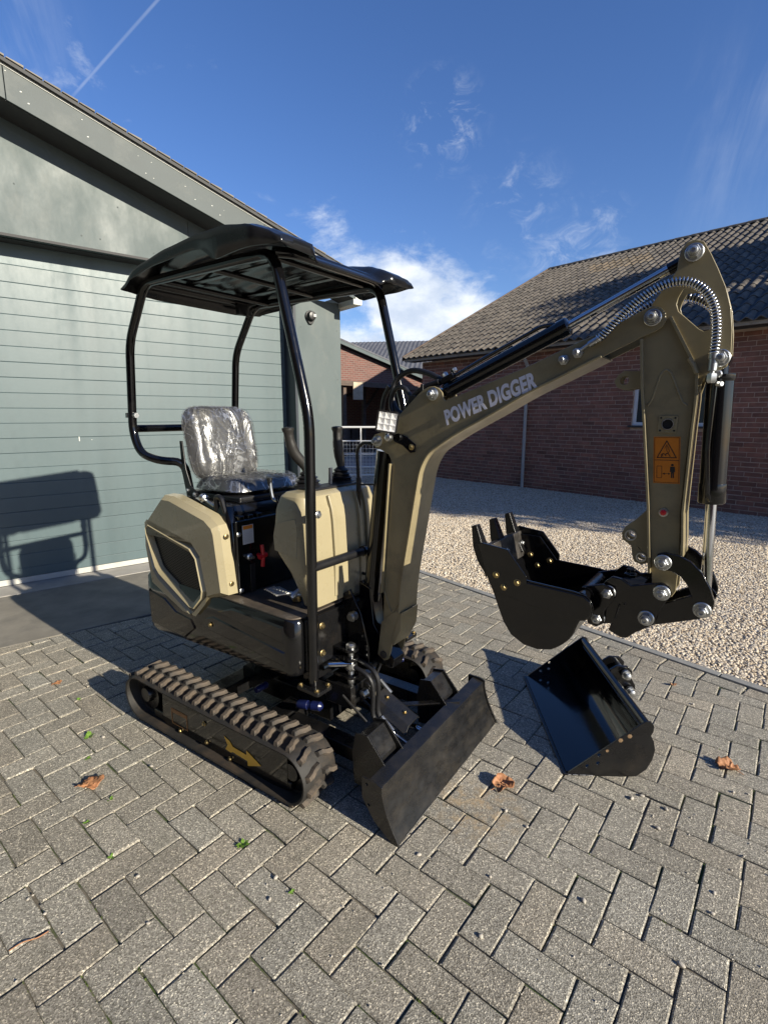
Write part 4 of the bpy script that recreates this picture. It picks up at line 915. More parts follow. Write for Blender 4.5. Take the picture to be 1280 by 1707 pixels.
# rear engine housing
m = MB()
m.loft([ring(-.60, .035, .33, .09, .03, lambda x: .688), ring(-.615, .035, .335, .09, .03, lambda x: .90), ring(-.59, .020, .33, .09, .03, lambda x: 1.03), ring(-.54, -.01, .31, .09, .03, lambda x: 1.09), ring(-.50, -.05, .29, .09, .03, lambda x: 1.098)])
eng = put(m, 'engine_housing', black, DG, smooth=40)
O1 = [(-.545, 1.000), (-.405, 1.118), (-.330, 1.118), (-.062, 1.056), (-.005, 1.020), (.010, .985), (.043, .712), (-.070, .672), (-.186, .566), (-.225, .548), (-.290, .550), (-.560, .650), (-.596, .845), (-.588, .930)]
GRL = [(-.548, .915), (-.546, .928), (-.534, .934), (-.205, .868), (-.172, .838), (-.142, .705), (-.150, .680), (-.205, .628), (-.222, .628), (-.455, .742), (-.478, .765)]
def cowl(s):
    Y = lambda d: s * d; m = MB()
    O0 = O1; O2 = scale_poly(O1, .022); O3 = scale_poly(O1, .034)
    m.loft([[(a, Y(.325), b_) for a, b_ in O0], [(a, Y(.372), b_) for a, b_ in scale_poly(O0, .002)], [(a, Y(.398), b_) for a, b_ in O2]], caps=False)
    # front edge strip turns the corner towards the engine box
    cl = lambda P_, q_=-.558: [(max(a, q_), min(b_, .985)) for a, b_ in P_]
    g4 = cl(scale_poly(GRL, -.058), -.5645); g3 = cl(scale_poly(GRL, -.038), -.5615); g2 = cl(scale_poly(GRL, -.022), -.5585); g1 = scale_poly(GRL, 0)
    loops = [O2, g4]; flat = [p for l in loops for p in l]
    tr = tessellate_polygon([[Vector((a, b_, 0)) for a, b_ in l] for l in loops]); m.add([(a, Y(.398), b_) for a, b_ in flat], [tuple(t) for t in tr])
    m.loft([[(a, Y(.398), b_) for a, b_ in g4], [(a, Y(.378), b_) for a, b_ in g3], [(a, Y(.402), b_) for a, b_ in g2], [(a, Y(.388), b_) for a, b_ in g1], [(a, Y(.372), b_) for a, b_ in scale_poly(GRL, .004)]], caps=False)
    mb = MB(); mb.v, mb.f, mb.mi = m.v, m.f, m.mi
    o = put(mb, 'side_cowl', cream, DG, smooth=28)
    b_m = o.modifiers.new('weld', 'WELD'); b_m.merge_threshold = .0004
    bv = o.modifiers.new('bevel', 'BEVEL'); bv.width = .006; bv.segments = 3; bv.limit_method = 'ANGLE'; bv.angle_limit = R(24); bv.harden_normals = True
    m = MB(); m.prism(scale_poly(GRL, -.02), Y(.362), Y(.366)); put(m, 'grille_backing', void_m, o)
    # punched mesh in front of it
    m = MB(); pts = [Vector(p) for p in GRL]
    def inside(x, z):
        c = False; n = len(pts)
        for i in range(n):
            a, b_ = pts[i], pts[(i + 1) % n]
            if (a.y > z) != (b_.y > z) and x < (b_.x - a.x) * (z - a.y) / (b_.y - a.y) + a.x: c = not c
        return c
    p = .0125
    for i in range(45):
        for j in range(60):
            x = -.55 + i * p; z = .62 + j * p * .5 + (0)
            if (i + j) % 2: continue
            if inside(x, z):
                m.add([(x - p * .98, Y(.374), z), (x, Y(.374), z - p * .49), (x + p * .98, Y(.374), z), (x, Y(.374), z + p * .49), (x - p * .7, Y(.374), z), (x, Y(.374), z - p * .34), (x + p * .7, Y(.374), z), (x, Y(.374), z + p * .34)],
                      [(0, 1, 5, 4), (1, 2, 6, 5), (2, 3, 7, 6), (3, 0, 4, 7)])
    put(m, 'grille', mesh_m, o, smooth=0)
    return o
cw = cowl(-1); cowl(1)
for (x, z) in ((.018, 1.0 - .03), (.036, .76)): bolt(cw, (x + .004, -.352, z), .009, brass, FWD)
m = MB(); m.loft([[(-.60, y, z) for y, z in rrect(.66, 1.02, .30, .05, .05)], [(-.64, y * .93, z) for y, z in [(b_, a) for a, b_ in rrect(.69, .99, .28, .05, .05)]]]) if False else m.b2((-.625, -.30, .66), (-.60, .30, .98)); put(m, 'rear_cowl', black, DG, bevel=.02, seg=3)
# front of the engine housing: sticker, pull, key
m = MB(); m.b2((.036, -.325, .70), (.052, .28, 1.035)); eb = put(m, 'engine_bulkhead', black, DG, bevel=.012, seg=3)
m = MB(); m.b2((.0525, -.292, .925), (.0535, -.232, 1.01)); st = put(m, 'care_label', white_m, eb)
m = MB(); m.b2((.0537, -.288, .992), (.0540, -.236, 1.008)); put(m, 'label_band', orange_m, st)
m = MB()
for i in range(7): m.b2((.0537, -.286, .935 + i * .007), (.0539, -.240 - .006 * (i % 3), .9375 + i * .007))
put(m, 'label_print', M('label_grey', (.35, .35, .34), .5), st)
m = MB(); m.tube([(.055, -.215, .865), (.085, -.215, .865)], .008, 10); m.tube(fillet([(.085, -.215, .915), (.092, -.215, .865), (.085, -.215, .815)], .02), .009, 10); m.tube([(.088, -.235, .862), (.088, -.195, .868)], .012, 10); put(m, 'pull_handle', red_m, eb)
m = MB(); m.lathe((.052, -.262, .865), (1, 0, 0), [(.016, 0), (.016, .008), (.010, .012), (.008, .03)], 16); put(m, 'key_switch', steel, eb)
for z in (.975, .72): bolt(eb, (.053, -.312, z), .009, steel, FWD)
m = MB(); m.b2((.053, -.262, .70), (.058, -.235, .83)); put(m, 'bracket_strip', plas, eb, bevel=.002)
m = MB()
for i in range(3): m.b2((-.02 + i * .0, -.30 + i * .05, 1.03), (.045, -.268 + i * .05, 1.052))
put(m, 'housing_rib', black, eb, bevel=.006)
m = MB(); m.lathe((-.19, -.305, 1.105), (1, -.1, -.25), [(.008, 0), (.008, .09)], 10); m.lathe((-.21, -.303, 1.115), (1, -.1, -.25), [(.018, 0), (.020, .008), (.013, .02), (.02, .028), (.012, .034)], 14); put(m, 'latch_rod', steel, eb)
m = MB(); m.tube(fillet([(-.09, -.31, 1.06), (-.09, -.315, 1.13), (-.05, -.315, 1.13), (-.03, -.31, 1.06)], .03), .012, 10); put(m, 'rubber_latch', plas, eb)
# travel pedals
m = MB(); m.prism([(.20, -.30), (.30, -.33), (.325, -.27), (.225, -.245)], .752, .758, 'XY'); m.tube([(.27, -.28, .75), (.34, -.22, .735), (.38, -.14, .74)], .010, 8); m.tube([(.31, -.26, .73), (.33, -.20, .76)], .014, 8); m.tube([(.36, -.19, .752), (.405, -.155, .752)], .012, 10)
pd = put(m, 'travel_pedal', alu, DG, bevel=.001)
m = MB()
for i in range(6): m.b2((.212 + i * .018, -.318 + i * -.003, .7585), (.218 + i * .018, -.262 - i * .002, .7615))
put(m, 'pedal_rib', alu, pd)
m = MB(); m.lathe((.30, -.215, .70), (0, 0, 1), [(.02, 0), (.02, .03), (.012, .035)], 12); put(m, 'pedal_pivot', brass, pd)

# front console cowl
def cr(z, xb, xf, yh, r=.05, rf=.06): return [(x, y, z) for x, y in rrect(xb, xf, yh, r, rf, 5, cy=-.06)]
m = MB()
m.loft([cr(.715, .385, .462, .205, .02, .025), cr(.76, .375, .462, .212, .02, .03), cr(.855, .335, .460, .235, .03, .04), cr(.93, .275, .456, .245, .03, .05), cr(1.06, .265, .448, .245, .03, .05), cr(1.110, .270, .440, .242, .03, .05), cr(1.125, .273, .432, .238, .03, .045), cr(1.165, .285, .420, .226, .03, .04), cr(1.180, .300, .395, .205, .02, .03)])
con = put(m, 'console_cowl', cream, DG, smooth=40, bevel=.003)
for y, w_ in ((-.140, .012), (.028, .010), (.075, .008)):
    m = MB(); prof = [(.466, .735), (.468, .84), (.470, .93), (.462, 1.06), (.454, 1.11), (.436, 1.165), (.42, 1.160), (.42, .735)]
    m.prism(prof, y - w_, y + w_); put(m, 'cowl_rib', cream, con, bevel=.004, seg=2)
m = MB(); m.prism([(.275, .94), (.40, .92), (.41, 1.03), (.40, 1.085), (.285, 1.055), (.270, 1.0)], -.3065, -.304); put(m, 'cowl_side_panel', cream, con, bevel=.002)
m = MB(); m.b2((.30, -.19, 1.175), (.39, .10, 1.19)); put(m, 'console_top', plas, con, bevel=.005)
def stick(x, y, lean):
    m = MB(); m.lathe((x, y, 1.19), (0, 0, 1), [(.060, -.012), (.060, .002), (.044, .010), (.054, .018), (.036, .027), (.045, .034), (.029, .043), (.036, .050), (.020, .062), (.017, .068)], 20); bt_ = put(m, 'lever_boot', plas, DG, smooth=60)
    rs_ = 1.2
    P = [(x, y, 1.245), (x - .004 * lean, y - .010 * lean, 1.28), (x - .012 * lean, y - .034 * lean, 1.33), (x - .014 * lean, y - .046 * lean, 1.38), (x - .014 * lean, y - .052 * lean, 1.425), (x - .014 * lean, y - .053 * lean, 1.438)]
    m = MB(); m.tube(spline(P, 4), [rs_ * q_ for q_ in [.013 + .001 * min(k, 6) if k < 12 else (.017 if k < 16 else (.021 if k < 19 else (.017 if k < 20 else .006))) for k in range(len(spline(P, 4)))]], 16); put(m, 'lever_grip', grip_m, bt_, smooth=60)
    m = MB(); m.lathe((x, y, 1.243), (0, 0, 1), [(.015, 0), (.015, .012)], 12); put(m, 'lever_collar', alu, bt_)
stick(.285, -.115, 1.6); stick(.30, .085, .35)
m = MB(); m.tube([(.33, -.02, 1.185), (.33, -.02, 1.26)], .009, 8); put(m, 'small_lever', steel, DG)
m = MB(); m.tube(fillet([(.20, -.25, 1.215), (.205, -.25, 1.17), (.215, -.25, 1.135), (.25, -.25, 1.135)], .02), .0065, 10); sl = put(m, 'safety_lever', steel, DG)
m = MB(); m.tube([(.198, -.25, 1.195), (.196, -.25, 1.228)], [.008, .013], 12); put(m, 'lever_knob', plas, sl)
def coil(path, rad, wire, pitch, n=10, m=None):
    m = m or MB(); P = [Vector(p) for p in path]; Ls = [0]
    for a, b_ in zip(P, P[1:]): Ls.append(Ls[-1] + (b_ - a).length)
    tot = Ls[-1]; turns = tot / pitch; k = int(turns * n); out = []; u = None
    for i in range(k + 1):
        s = tot * i / k; j = 0
        while j < len(Ls) - 2 and Ls[j + 1] < s: j += 1
        t = (s - Ls[j]) / max(1e-9, Ls[j + 1] - Ls[j]); p = P[j].lerp(P[j + 1], t)
        d = (P[min(j + 2, len(P) - 1)] - P[j]).normalized() if j + 2 < len(P) else (P[j + 1] - P[j]).normalized()
        if u is None: u = d.cross(Vector((0, 1, .1))).normalized()
        u = (u - d * u.dot(d)).normalized(); w_ = d.cross(u); a = 2 * math.pi * i / n
        out.append(p + (u * math.cos(a) + w_ * math.sin(a)) * rad)
    return m.tube(out, wire, 6)
m = coil([(.245, -.25, 1.138), (.28, -.24, 1.15), (.32, -.23, 1.15)], .016, .004, .0105); put(m, 'lever_spring', plas, sl)

# seat
m = MB(); m.b2((-.47, -.21, 1.085), (-.06, .21, 1.115)); m.b2((-.42, -.16, 1.06), (-.10, .16, 1.09)); seat = put(m, 'seat', plas, DG, bevel=.01)
def cush(rx, ry, th, rows, name, sx=.04):
    """rounded upholstered pad in its own plane (u across, v along, thickness w) with cross seams"""
    m = MB(); nu, nv = 22, 26; g = {}
    for side in (0, 1):
        for i in range(nu + 1):
            for j in range(nv + 1):
                u = -1 + 2 * i / nu; v = -1 + 2 * j / nv; k = 5.0
                # superellipse map
                L_ = max(abs(u), abs(v)); q = (abs(u) ** k + abs(v) ** k) ** (1 / k) if L_ > 0 else 1; uu, vv = (u * L_ / q, v * L_ / q) if q else (0, 0)
                e = max(0, 1 - L_ ** 6) ** .5; h = th * e
                if side == 0:
                    for r_ in rows: h -= .010 * math.exp(-((vv - r_) / .035) ** 2) * (1 if abs(uu) < .62 else 0) * e
                    h -= .009 * math.exp(-((abs(uu) - .64) / .05) ** 2) * e
                    h += .010 * e * (abs(uu) > .66)
                else: h = -.35 * th * e
                g[side, i, j] = len(m.v); m.v.append((uu * rx, vv * ry, h))
    for side in (0, 1):
        for i in range(nu):
            for j in range(nv): m.f.append((g[side, i, j], g[side, i + 1, j], g[side, i + 1, j + 1], g[side, i, j + 1])); m.mi.append(0)
    return m
def place(mb, mat4): mb.v = [tuple(mat4 @ Vector(v)) for v in mb.v]; return mb
def frame4(o, u, v, w_):
    m4 = Matrix.Identity(4)
    for i, a in enumerate((u, v, w_)): m4.col[i][:3] = Vector(a).normalized()
    m4.col[3][:3] = o; return m4
bdir = Vector((-.075, 0, .36)).normalized(); bn_ = Vector((bdir.z, 0, -bdir.x))
BF = frame4((-.462, 0, 1.345), (0, 1, 0), bdir, bn_)
CF = frame4((-.255, 0, 1.135), (0, 1, 0), (1, 0, .02), (-.02, 0, 1))
bko = put(place(cush(.205, .190, .050, (-.55, -.12, .33), 'b'), BF), 'backrest', vinyl, seat, smooth=80)
cso = put(place(cush(.215, .195, .045, (-.3, .25), 'c'), CF), 'seat_cushion', vinyl, seat, smooth=80)
def filmpad(rx, ry, th, F4, seed):
    m = cush(rx, ry, th, (), 'f'); out = []
    for a, b_, c in m.v:
        p = Vector((a * 9 + seed, b_ * 9, c * 3)); n_ = noise.noise(p) * .010 + (1 - abs(noise.noise(p * 2.6 + Vector((7, 1, 2))))) * .006 - abs(noise.noise(p * 5)) * .003
        out.append((a * 1.015, b_ * 1.015, c + (n_ + .004 if c > 0 else -.004)))
    m.v = out; return place(m, F4)
put(filmpad(.207, .193, .056, BF, 3), 'clear_cover', film, bko, smooth=80)
put(filmpad(.217, .198, .050, CF, 11), 'clear_cover', film, cso, smooth=80)
for s in (-1, 1):
    y = s * .215
    m = MB(); m.prism([(-.500, 1.36), (-.478, 1.36), (-.462, 1.22), (-.43, 1.14), (-.38, 1.11), (-.36, 1.085), (-.44, 1.08), (-.475, 1.11), (-.495, 1.20)], y - .004, y + .004); sb = put(m, 'seat_bracket', plas, seat, bevel=.003)
    if s < 0:
        for x, z in ((-.455, 1.115), (-.40, 1.100)): bolt(sb, (x, y - .004, z), .009, steel)
m = MB(); m.b2((-.13, -.24, 1.045), (-.10, -.19, 1.095)); put(m, 'seat_foot', steel, seat, bevel=.003); bolt(seat, (-.085, -.235, 1.06), .009, brass, UPW)

# canopy frame
TR_ = .0195
YP = .315
def loop_path(s): return fillet([(.487, s * YP, .415), (.500, s * YP, 1.475), (.345, s * YP, 2.066), (-.53, s * YP, 2.085), (-.71, s * YP, 1.835), (-.755, s * YP, 1.40), (-.70, s * YP, 1.295), (-.575, s * .29, 1.262), (-.50, s * .20, 1.255), (-.50, s * .17, 1.06)], .07)
for s in (-1, 1):
    m = MB(); m.tube(loop_path(s), TR_ * 1.05, 16); t = put(m, 'canopy_frame_tube', black, DG, smooth=60)
    m = MB(); m.prism(rrect(.43, .55, .045, .012, .012, cy=s * YP), .396, .412, 'XY'); put(m, 'foot_plate', black_s, t, bevel=.002)
    for dx, dy in ((-.045, -.032), (.045, -.032), (-.045, .032), (.045, .032)): bolt(t, (.49 + dx, s * YP + dy, .413), .009, brass, UPW)
    m = MB(); m.lathe((-.758, s * YP, 1.485), (1, 0, 0), [(.006, 0), (.006, .05)], 8); m.lathe((-.725, s * YP, 1.485), (1, 0, 0), [(.014, 0), (.014, .02)], 6); m.lathe((-.765, s * YP, 1.485), (0, 0, 1), [(.024, -.012), (.024, .012)], 16); put(m, 'clamp_bolt', steel, t)
m = MB(); m.tube([(-.755, -YP, 1.418), (-.755, YP, 1.418)], TR_, 14); put(m, 'rear_cross_tube', black, DG, smooth=60)
m = MB(); m.tube([(.495, -YP, .905), (.495, YP, .905)], TR_ * .95, 14); gb = put(m, 'front_guard_bar', plas, DG, smooth=60)
m = MB(); m.lathe((.495, -.005, .905), (0, 1, 0), [(TR_ + .0035, 0), (TR_ + .0035, .012)], 16); put(m, 'bar_collar', black, gb)
bo_ = bolt(DG, (.505, -.285, 1.112), .012, steel, FWD); 
m = MB(); m.b2((.49, -.30, 1.10), (.505, -.27, 1.125)); put(m, 'post_lug', black, DG, bevel=.002)
for x in (-.40, -.06, .27):
    m = MB(); m.tube([(x, -YP, 2.075), (x, YP, 2.075)], .012, 10); put(m, 'roof_cross_tube', black, DG, smooth=60)
m = MB(); m.tube(fillet([(.345, -YP, 2.066), (.375, -.24, 2.072), (.375, .24, 2.072), (.345, YP, 2.066)], .05), TR_, 12); put(m, 'front_top_tube', black, DG, smooth=60)
m = MB(); m.tube([(-.53, -YP, 2.085), (-.53, YP, 2.085)], TR_, 12); put(m, 'rear_top_tube', black, DG, smooth=60)
# moulded canopy
def smooth(t): t = max(0, min(1, t)); return t * t * (3 - 2 * t)
CX0, CX1, CW = -.575, .470, .425
def lerp_pts(x, pts):
    for (a, za), (b_, zb) in zip(pts, pts[1:]):
        if x <= b_: t = max(0, (x - a)) / (b_ - a); return za + (zb - za) * (t * .5 + .5 * smooth(t))
    return pts[-1][1]
def ctop(x, y):
    ay = abs(y) / CW; z = lerp_pts(x, [(-.60, 2.066), (-.50, 2.092), (-.36, 2.124), (-.16, 2.150), (.04, 2.162), (.20, 2.163), (.33, 2.143), (.40, 2.120), (.475, 2.084)])
    z -= .034 * (1 - smooth((ay - .48) / .14)) * smooth((x + .52) / .25)
    if ay < .44 and -.42 < x < .34: z += .004 * (1 if (abs((abs(y) * 1000) % 95 - 47) < 26) else 0)
    z -= .010 * smooth((ay - .90) / .10)
    return z
m = MB(); nxg, nyg = 44, 52; g = {}
def plan(x, y):
    """front edge recessed between the two corner pods, rear corners clipped"""
    ay = abs(y) / CW; fx = 1 - .06 * (1 - smooth((ay - .50) / .12))
    cx = x
    if x > 0: cx = x * fx
    c = smooth((abs(x) - .42) / .15) if x < 0 else smooth((x - .34) / .12)
    return cx, y * (1 - .07 * c)
for i in range(nxg + 1):
    for j in range(nyg + 1):
        x = CX0 + (CX1 - CX0) * i / nxg; y = -CW + 2 * CW * j / nyg; z = ctop(x, y); px, py = plan(x, y); g[i, j] = len(m.v); m.v.append((px, py, z))
m.f = [(g[i, j], g[i + 1, j], g[i + 1, j + 1], g[i, j + 1]) for i in range(nxg) for j in range(nyg)]
per = [(i, 0) for i in range(nxg + 1)] + [(nxg, j) for j in range(1, nyg + 1)] + [(i, nyg) for i in range(nxg - 1, -1, -1)] + [(0, j) for j in range(nyg - 1, 0, -1)]
def hem(i, j):
    x = CX0 + (CX1 - CX0) * i / nxg; y = -CW + 2 * CW * j / nyg; ay = abs(y) / CW
    if j in (0, nyg): return lerp_pts(x, [(-.575, 2.050), (-.46, 2.064), (-.25, 2.092), (.03, 2.102), (.065, 2.098), (.155, 2.046), (.30, 2.056), (.47, 2.056)])
    if i == nxg: return lerp_pts(ay, [(0, 2.084), (.48, 2.080), (.60, 2.046), (.9, 2.048), (1, 2.056)])
    return lerp_pts(ay, [(0, 2.030), (.55, 2.030), (.7, 2.034), (1, 2.048)])
lo = []
for (i, j) in per:
    v = m.v[g[i, j]]; z = min(hem(i, j), v[2] - .012); s_ = 1.018; lo.append(len(m.v)); m.v.append((v[0] * 1.02 + .0, v[1] * s_, z))
k = len(per); m.f += [(g[per[a]], g[per[(a + 1) % k]], lo[(a + 1) % k], lo[a]) for a in range(k)]; m.mi = [0] * len(m.f)
can = put(m, 'canopy', canopy_m, DG, smooth=50)
sd = can.modifiers.new('shell', 'SOLIDIFY'); sd.thickness = .007; sd.offset = -1
for y in (-.16, .16):
    m = MB(); m.b2((-.42, y - .016, 2.086), (.33, y + .016, 2.094)); put(m, 'roof_rib', canopy_m, can, bevel=.004)
m = MB(); m.tube(fillet([(-.50, .24, 2.01), (-.46, .22, 2.06), (-.40, .22, 2.065)], .02), .007, 8); m.b2((-.53, .19, 2.02), (-.50, .27, 2.075)); put(m, 'roof_bracket', plas, can, bevel=.003)
# ------------------------------------------------------------------ boom
BP_ = [(.646, .459), (.624, .472), (.622, .50), (.627, .545), (.630, .597), (.642, .625), (.647, .765), (.656, .888), (.671, 1.097), (.687, 1.300), (.668, 1.335), (.630, 1.352), (.603, 1.358), (.588, 1.378), (.588, 1.395), (.60, 1.410), (.625, 1.418), (.664, 1.440), (.708, 1.479), (.755, 1.519),
       (.800, 1.560), (.825, 1.578), (.848, 1.587), (.870, 1.588), (.890, 1.580), (.904, 1.565), (.909, 1.545), (.916, 1.536), (1.027, 1.574), (1.214, 1.639), (1.328, 1.685), (1.457, 1.735), (1.535, 1.772), (1.558, 1.779), (1.578, 1.773), (1.591, 1.758), (1.594, 1.738), (1.587, 1.722), (1.570, 1.711),
       (1.533, 1.697), (1.439, 1.654), (1.329, 1.603), (1.219, 1.553), (1.112, 1.495), (.982, 1.427), (.895, 1.374), (.862, 1.350), (.838, 1.318), (.820, 1.277), (.807, 1.217), (.776, 1.038), (.739, .820), (.713, .639), (.694, .570), (.680, .50), (.668, .470)]
m = MB(); m.prism(BP_, -.053, -.046); boom = put(m, 'boom', cream_boom, DG, bevel=.0022)
m = MB(); m.prism(BP_, .046, .053); put(m, 'far_side_plate', cream_boom, boom, bevel=.002)
def strip(pts, th, y0, y1):
    """bent plate that follows a polyline, th to its left"""
    P = [Vector(p) for p in pts]; n = len(P); off = []
    for i in range(n):
        a, b_ = P[max(0, i - 1)], P[min(n - 1, i + 1)]; d = (b_ - a).normalized(); off.append(P[i] + Vector((-d.y, d.x)) * th)
    m = MB(); vs = [(p.x, y0, p.y) for p in P] + [(p.x, y0, p.y) for p in off] + [(p.x, y1, p.y) for p in P] + [(p.x, y1, p.y) for p in off]
    fs = []
    for i in range(n - 1): fs += [(i, i + 1, n + i + 1, n + i), (2 * n + i + 1, 2 * n + i, 3 * n + i, 3 * n + i + 1), (i, 2 * n + i, 2 * n + i + 1, i + 1), (n + i + 1, 3 * n + i + 1, 3 * n + i, n + i)]
    fs += [(0, n, 3 * n, 2 * n), (n - 1, 3 * n - 1, 4 * n - 1, 2 * n - 1)]
    return m.add(vs, fs)
def sm2(pts, n=5):
    return [(v.x, v.z) for v in spline([(a, 0, b_) for a, b_ in pts], n)]
front = sm2([(.728, .69), (.739, .820), (.776, 1.038), (.807, 1.217), (.820, 1.277), (.838, 1.318), (.862, 1.350), (.895, 1.374), (.982, 1.427), (1.112, 1.495), (1.219, 1.553), (1.329, 1.603), (1.439, 1.654)])
put(strip([(a - .004, b_ + .003) for a, b_ in front], -.007, -.066, .066), 'lower_flange', cream_boom, boom, bevel=.0015, smooth=50)
put(strip([(.6465, .765), (.6555, .888), (.6705, 1.097), (.6865, 1.300)], .007, -.070, .060), 'rear_flange', cream_boom, boom, bevel=.0015, smooth=50)
put(strip(sm2([(.690, 1.44), (.755, 1.500), (.84, 1.512), (.916, 1.530), (1.027, 1.570), (1.214, 1.635), (1.328, 1.681), (1.40, 1.709)]), -.006, -.046, .046), 'upper_flange', cream_boom, boom, bevel=.0012, smooth=50)
m = MB(); m.prism([(.615, .48), (.65, .462), (.675, .48), (.70, .60), (.728, .69), (.712, .70), (.66, .66), (.635, .63)], -.0565, -.0532); put(m, 'foot_doubler', cream_boom, boom, bevel=.0015)
m = MB(); m.tube([(.650, -.055, .768), (.676, -.055, .700), (.690, -.055, .688), (.722, -.055, .735)], .0035, 8); put(m, 'weld_bead', cream_boom, boom)
m = MB(); m.prism([(.700, .560), (.735, .690), (.742, .700), (.748, .655), (.72, .54)], -.060, .060) if False else m.prism([(.728, .69), (.742, .70), (.735, .62), (.700, .545), (.690, .56), (.712, .64)], -.060, .060); put(m, 'foot_gusset', cream_boom, boom, bevel=.002)
m = MB(); m.lathe((.648, -.0565, .489), (0, -1, 0), [(.0155, 0), (.0155, .006), (.010, .007)], 20); put(m, 'foot_pin', M('dull_pin', (.06, .058, .055), .4, metal=.6), boom)
for (x, z, r) in ((.616, 1.385, .0185), (.866, 1.560, .0185), (1.561, 1.748, .0185)): pinn(boom, x, -.0535, z, r)
m = MB(); m.prism([(.79, 1.545), (.82, 1.578), (.848, 1.588), (.885, 1.583), (.905, 1.56), (.909, 1.54), (.88, 1.52), (.80, 1.512)], .040, .046) if False else m.lathe((.866, -.045, 1.56), (0, 1, 0), [(.018, 0), (.018, .09)], 16); put(m, 'cylinder_boss', steel, boom)
# lettering
def text_mesh(s, size, ext=.0004, bold=.0):
    cu = bpy.data.curves.new('lettering', 'FONT'); cu.body = s; cu.size = size; cu.extrude = ext; cu.offset = bold; cu.space_character = 1.04; cu.resolution_u = 4
    o = bpy.data.objects.new('lettering', cu); COL.objects.link(o); bpy.context.view_layer.update()
    me = bpy.data.meshes.new_from_object(o.evaluated_get(bpy.context.evaluated_depsgraph_get())); bpy.data.objects.remove(o); return me
me = text_mesh('POWER DIGGER', .075, .0004, .0034)
xs = [v.co.x for v in me.vertices]; ys = [v.co.y for v in me.vertices]; x0, x1, y0, y1 = min(xs), max(xs), min(ys), max(ys)
A_, B_, C_ = Vector((.926, 1.449)), Vector((1.251, 1.571)), Vector((.911, 1.502))
for v in me.vertices:
    u = (v.co.x - x0) / (x1 - x0); t = (v.co.y - y0) / (y1 - y0); p = A_ + (B_ - A_) * u + (C_ - A_) * t; v.co = (p.x, -.0537 - v.co.z, p.y)
me.materials.clear(); me.materials.append(silver_m); bm = bmesh.new(); bm.from_mesh(me); bmesh.ops.recalc_face_normals(bm, faces=bm.faces); bm.to_mesh(me); bm.free()
lt = link('lettering', me, boom); lt['label'] = 'silver POWER DIGGER lettering on the boom'
# hydraulic unions on the boom side
for x, z in ((1.328, 1.650), (1.368, 1.668)):
    m = MB(); m.lathe((x, -.053, z), (0, -1, 0), [(.016, 0), (.016, .006), (.012, .007), (.012, .022), (.008, .024)], 6); m.lathe((x, -.053, z), (0, -1, 0), [(.009, .02), (.010, .03), (.007, .034)], 12); put(m, 'hose_union', steel, boom)
# work lamp on bracket
LC = Vector((.700, -.105, 1.462)); LD = Vector((.55, -.83, -.08)).normalized(); lu = LD.cross(Vector((0, 0, 1))).normalized() * -1; lv = LD.cross(lu).normalized()
if lv.z < 0: lv = -lv
tilt_ = Matrix.Rotation(R(-9), 3, LD); lu = tilt_ @ lu; lv = tilt_ @ lv
L4 = frame4(LC, lu, lv, LD)
def rr2(h, r, n=5): return rrect(-h, h, h, r, r, n)
m = MB(); m.loft([[(a, b_, -.026) for a, b_ in rr2(.030, .008)], [(a, b_, -.006) for a, b_ in rr2(.039, .010)], [(a, b_, .006) for a, b_ in rr2(.041, .010)], [(a, b_, .006) for a, b_ in rr2(.037, .008)], [(a, b_, -.004) for a, b_ in rr2(.036, .008)]]); lamp = put(place(m, L4), 'work_lamp', plas, boom, smooth=30)
m = MB()
for i in range(3):
    for j in range(3):
        c = ((i - 1) * .0228, (j - 1) * .0228); q = .0112
        m.add([(c[0] - q, c[1] - q, .004), (c[0] + q, c[1] - q, .004), (c[0] + q, c[1] + q, .004), (c[0] - q, c[1] + q, .004), (c[0] - q * .35, c[1] - q * .35, -.003), (c[0] + q * .35, c[1] - q * .35, -.003), (c[0] + q * .35, c[1] + q * .35, -.003), (c[0] - q * .35, c[1] + q * .35, -.003)], [(0, 1, 5, 4), (1, 2, 6, 5), (2, 3, 7, 6), (3, 0, 4, 7), (4, 5, 6, 7)])
put(place(m, L4), 'lamp_reflector', M('lamp_white', (.80, .80, .80), .15, metal=.25), lamp, smooth=0)
m = MB(); m.prism([(a, b_) for a, b_ in rr2(.0365, .008)], .0045, .0062, 'XY'); put(place(m, L4), 'lamp_lens', lens, lamp)
m = MB(); m.prism([(.690, 1.412), (.72, 1.418), (.760, 1.405), (.800, 1.378), (.798, 1.350), (.775, 1.345), (.740, 1.372), (.700, 1.385)], -.062, -.057); m.b2((.690, -.105, 1.405), (.70, -.057, 1.418)); lb = put(m, 'lamp_bracket', black, boom, bevel=.002)
bolt(lb, (.782, -.062, 1.368), .009, brass)
m = MB(); m.lathe((.700, -.085, 1.402), (0, -1, 0), [(.013, 0), (.016, .008), (.013, .02), (.006, .024)], 14); m.lathe((.695, -.095, 1.415), (0, 0, 1), [(.010, -.01), (.010, .015)], 10); put(m, 'lamp_knuckle', steel, lb)
# boom cylinder behind the boom
m = MB(); m.tube([(.535, .0, .69), (.612, .0, 1.345)], .034, 20); m.lathe((.536, 0, .695), (.068, 0, .585), [(.037, 0), (.037, .03)], 20); m.lathe((.616, -.036, 1.385), (0, 1, 0), [(.026, 0), (.026, .072)], 20); bcy = put(m, 'boom_cylinder', black, DG, smooth=60)
m = MB(); m.tube([(.532, 0, .66), (.549, 0, .81)], .016, 14); put(m, 'cylinder_rod', chrome, bcy)
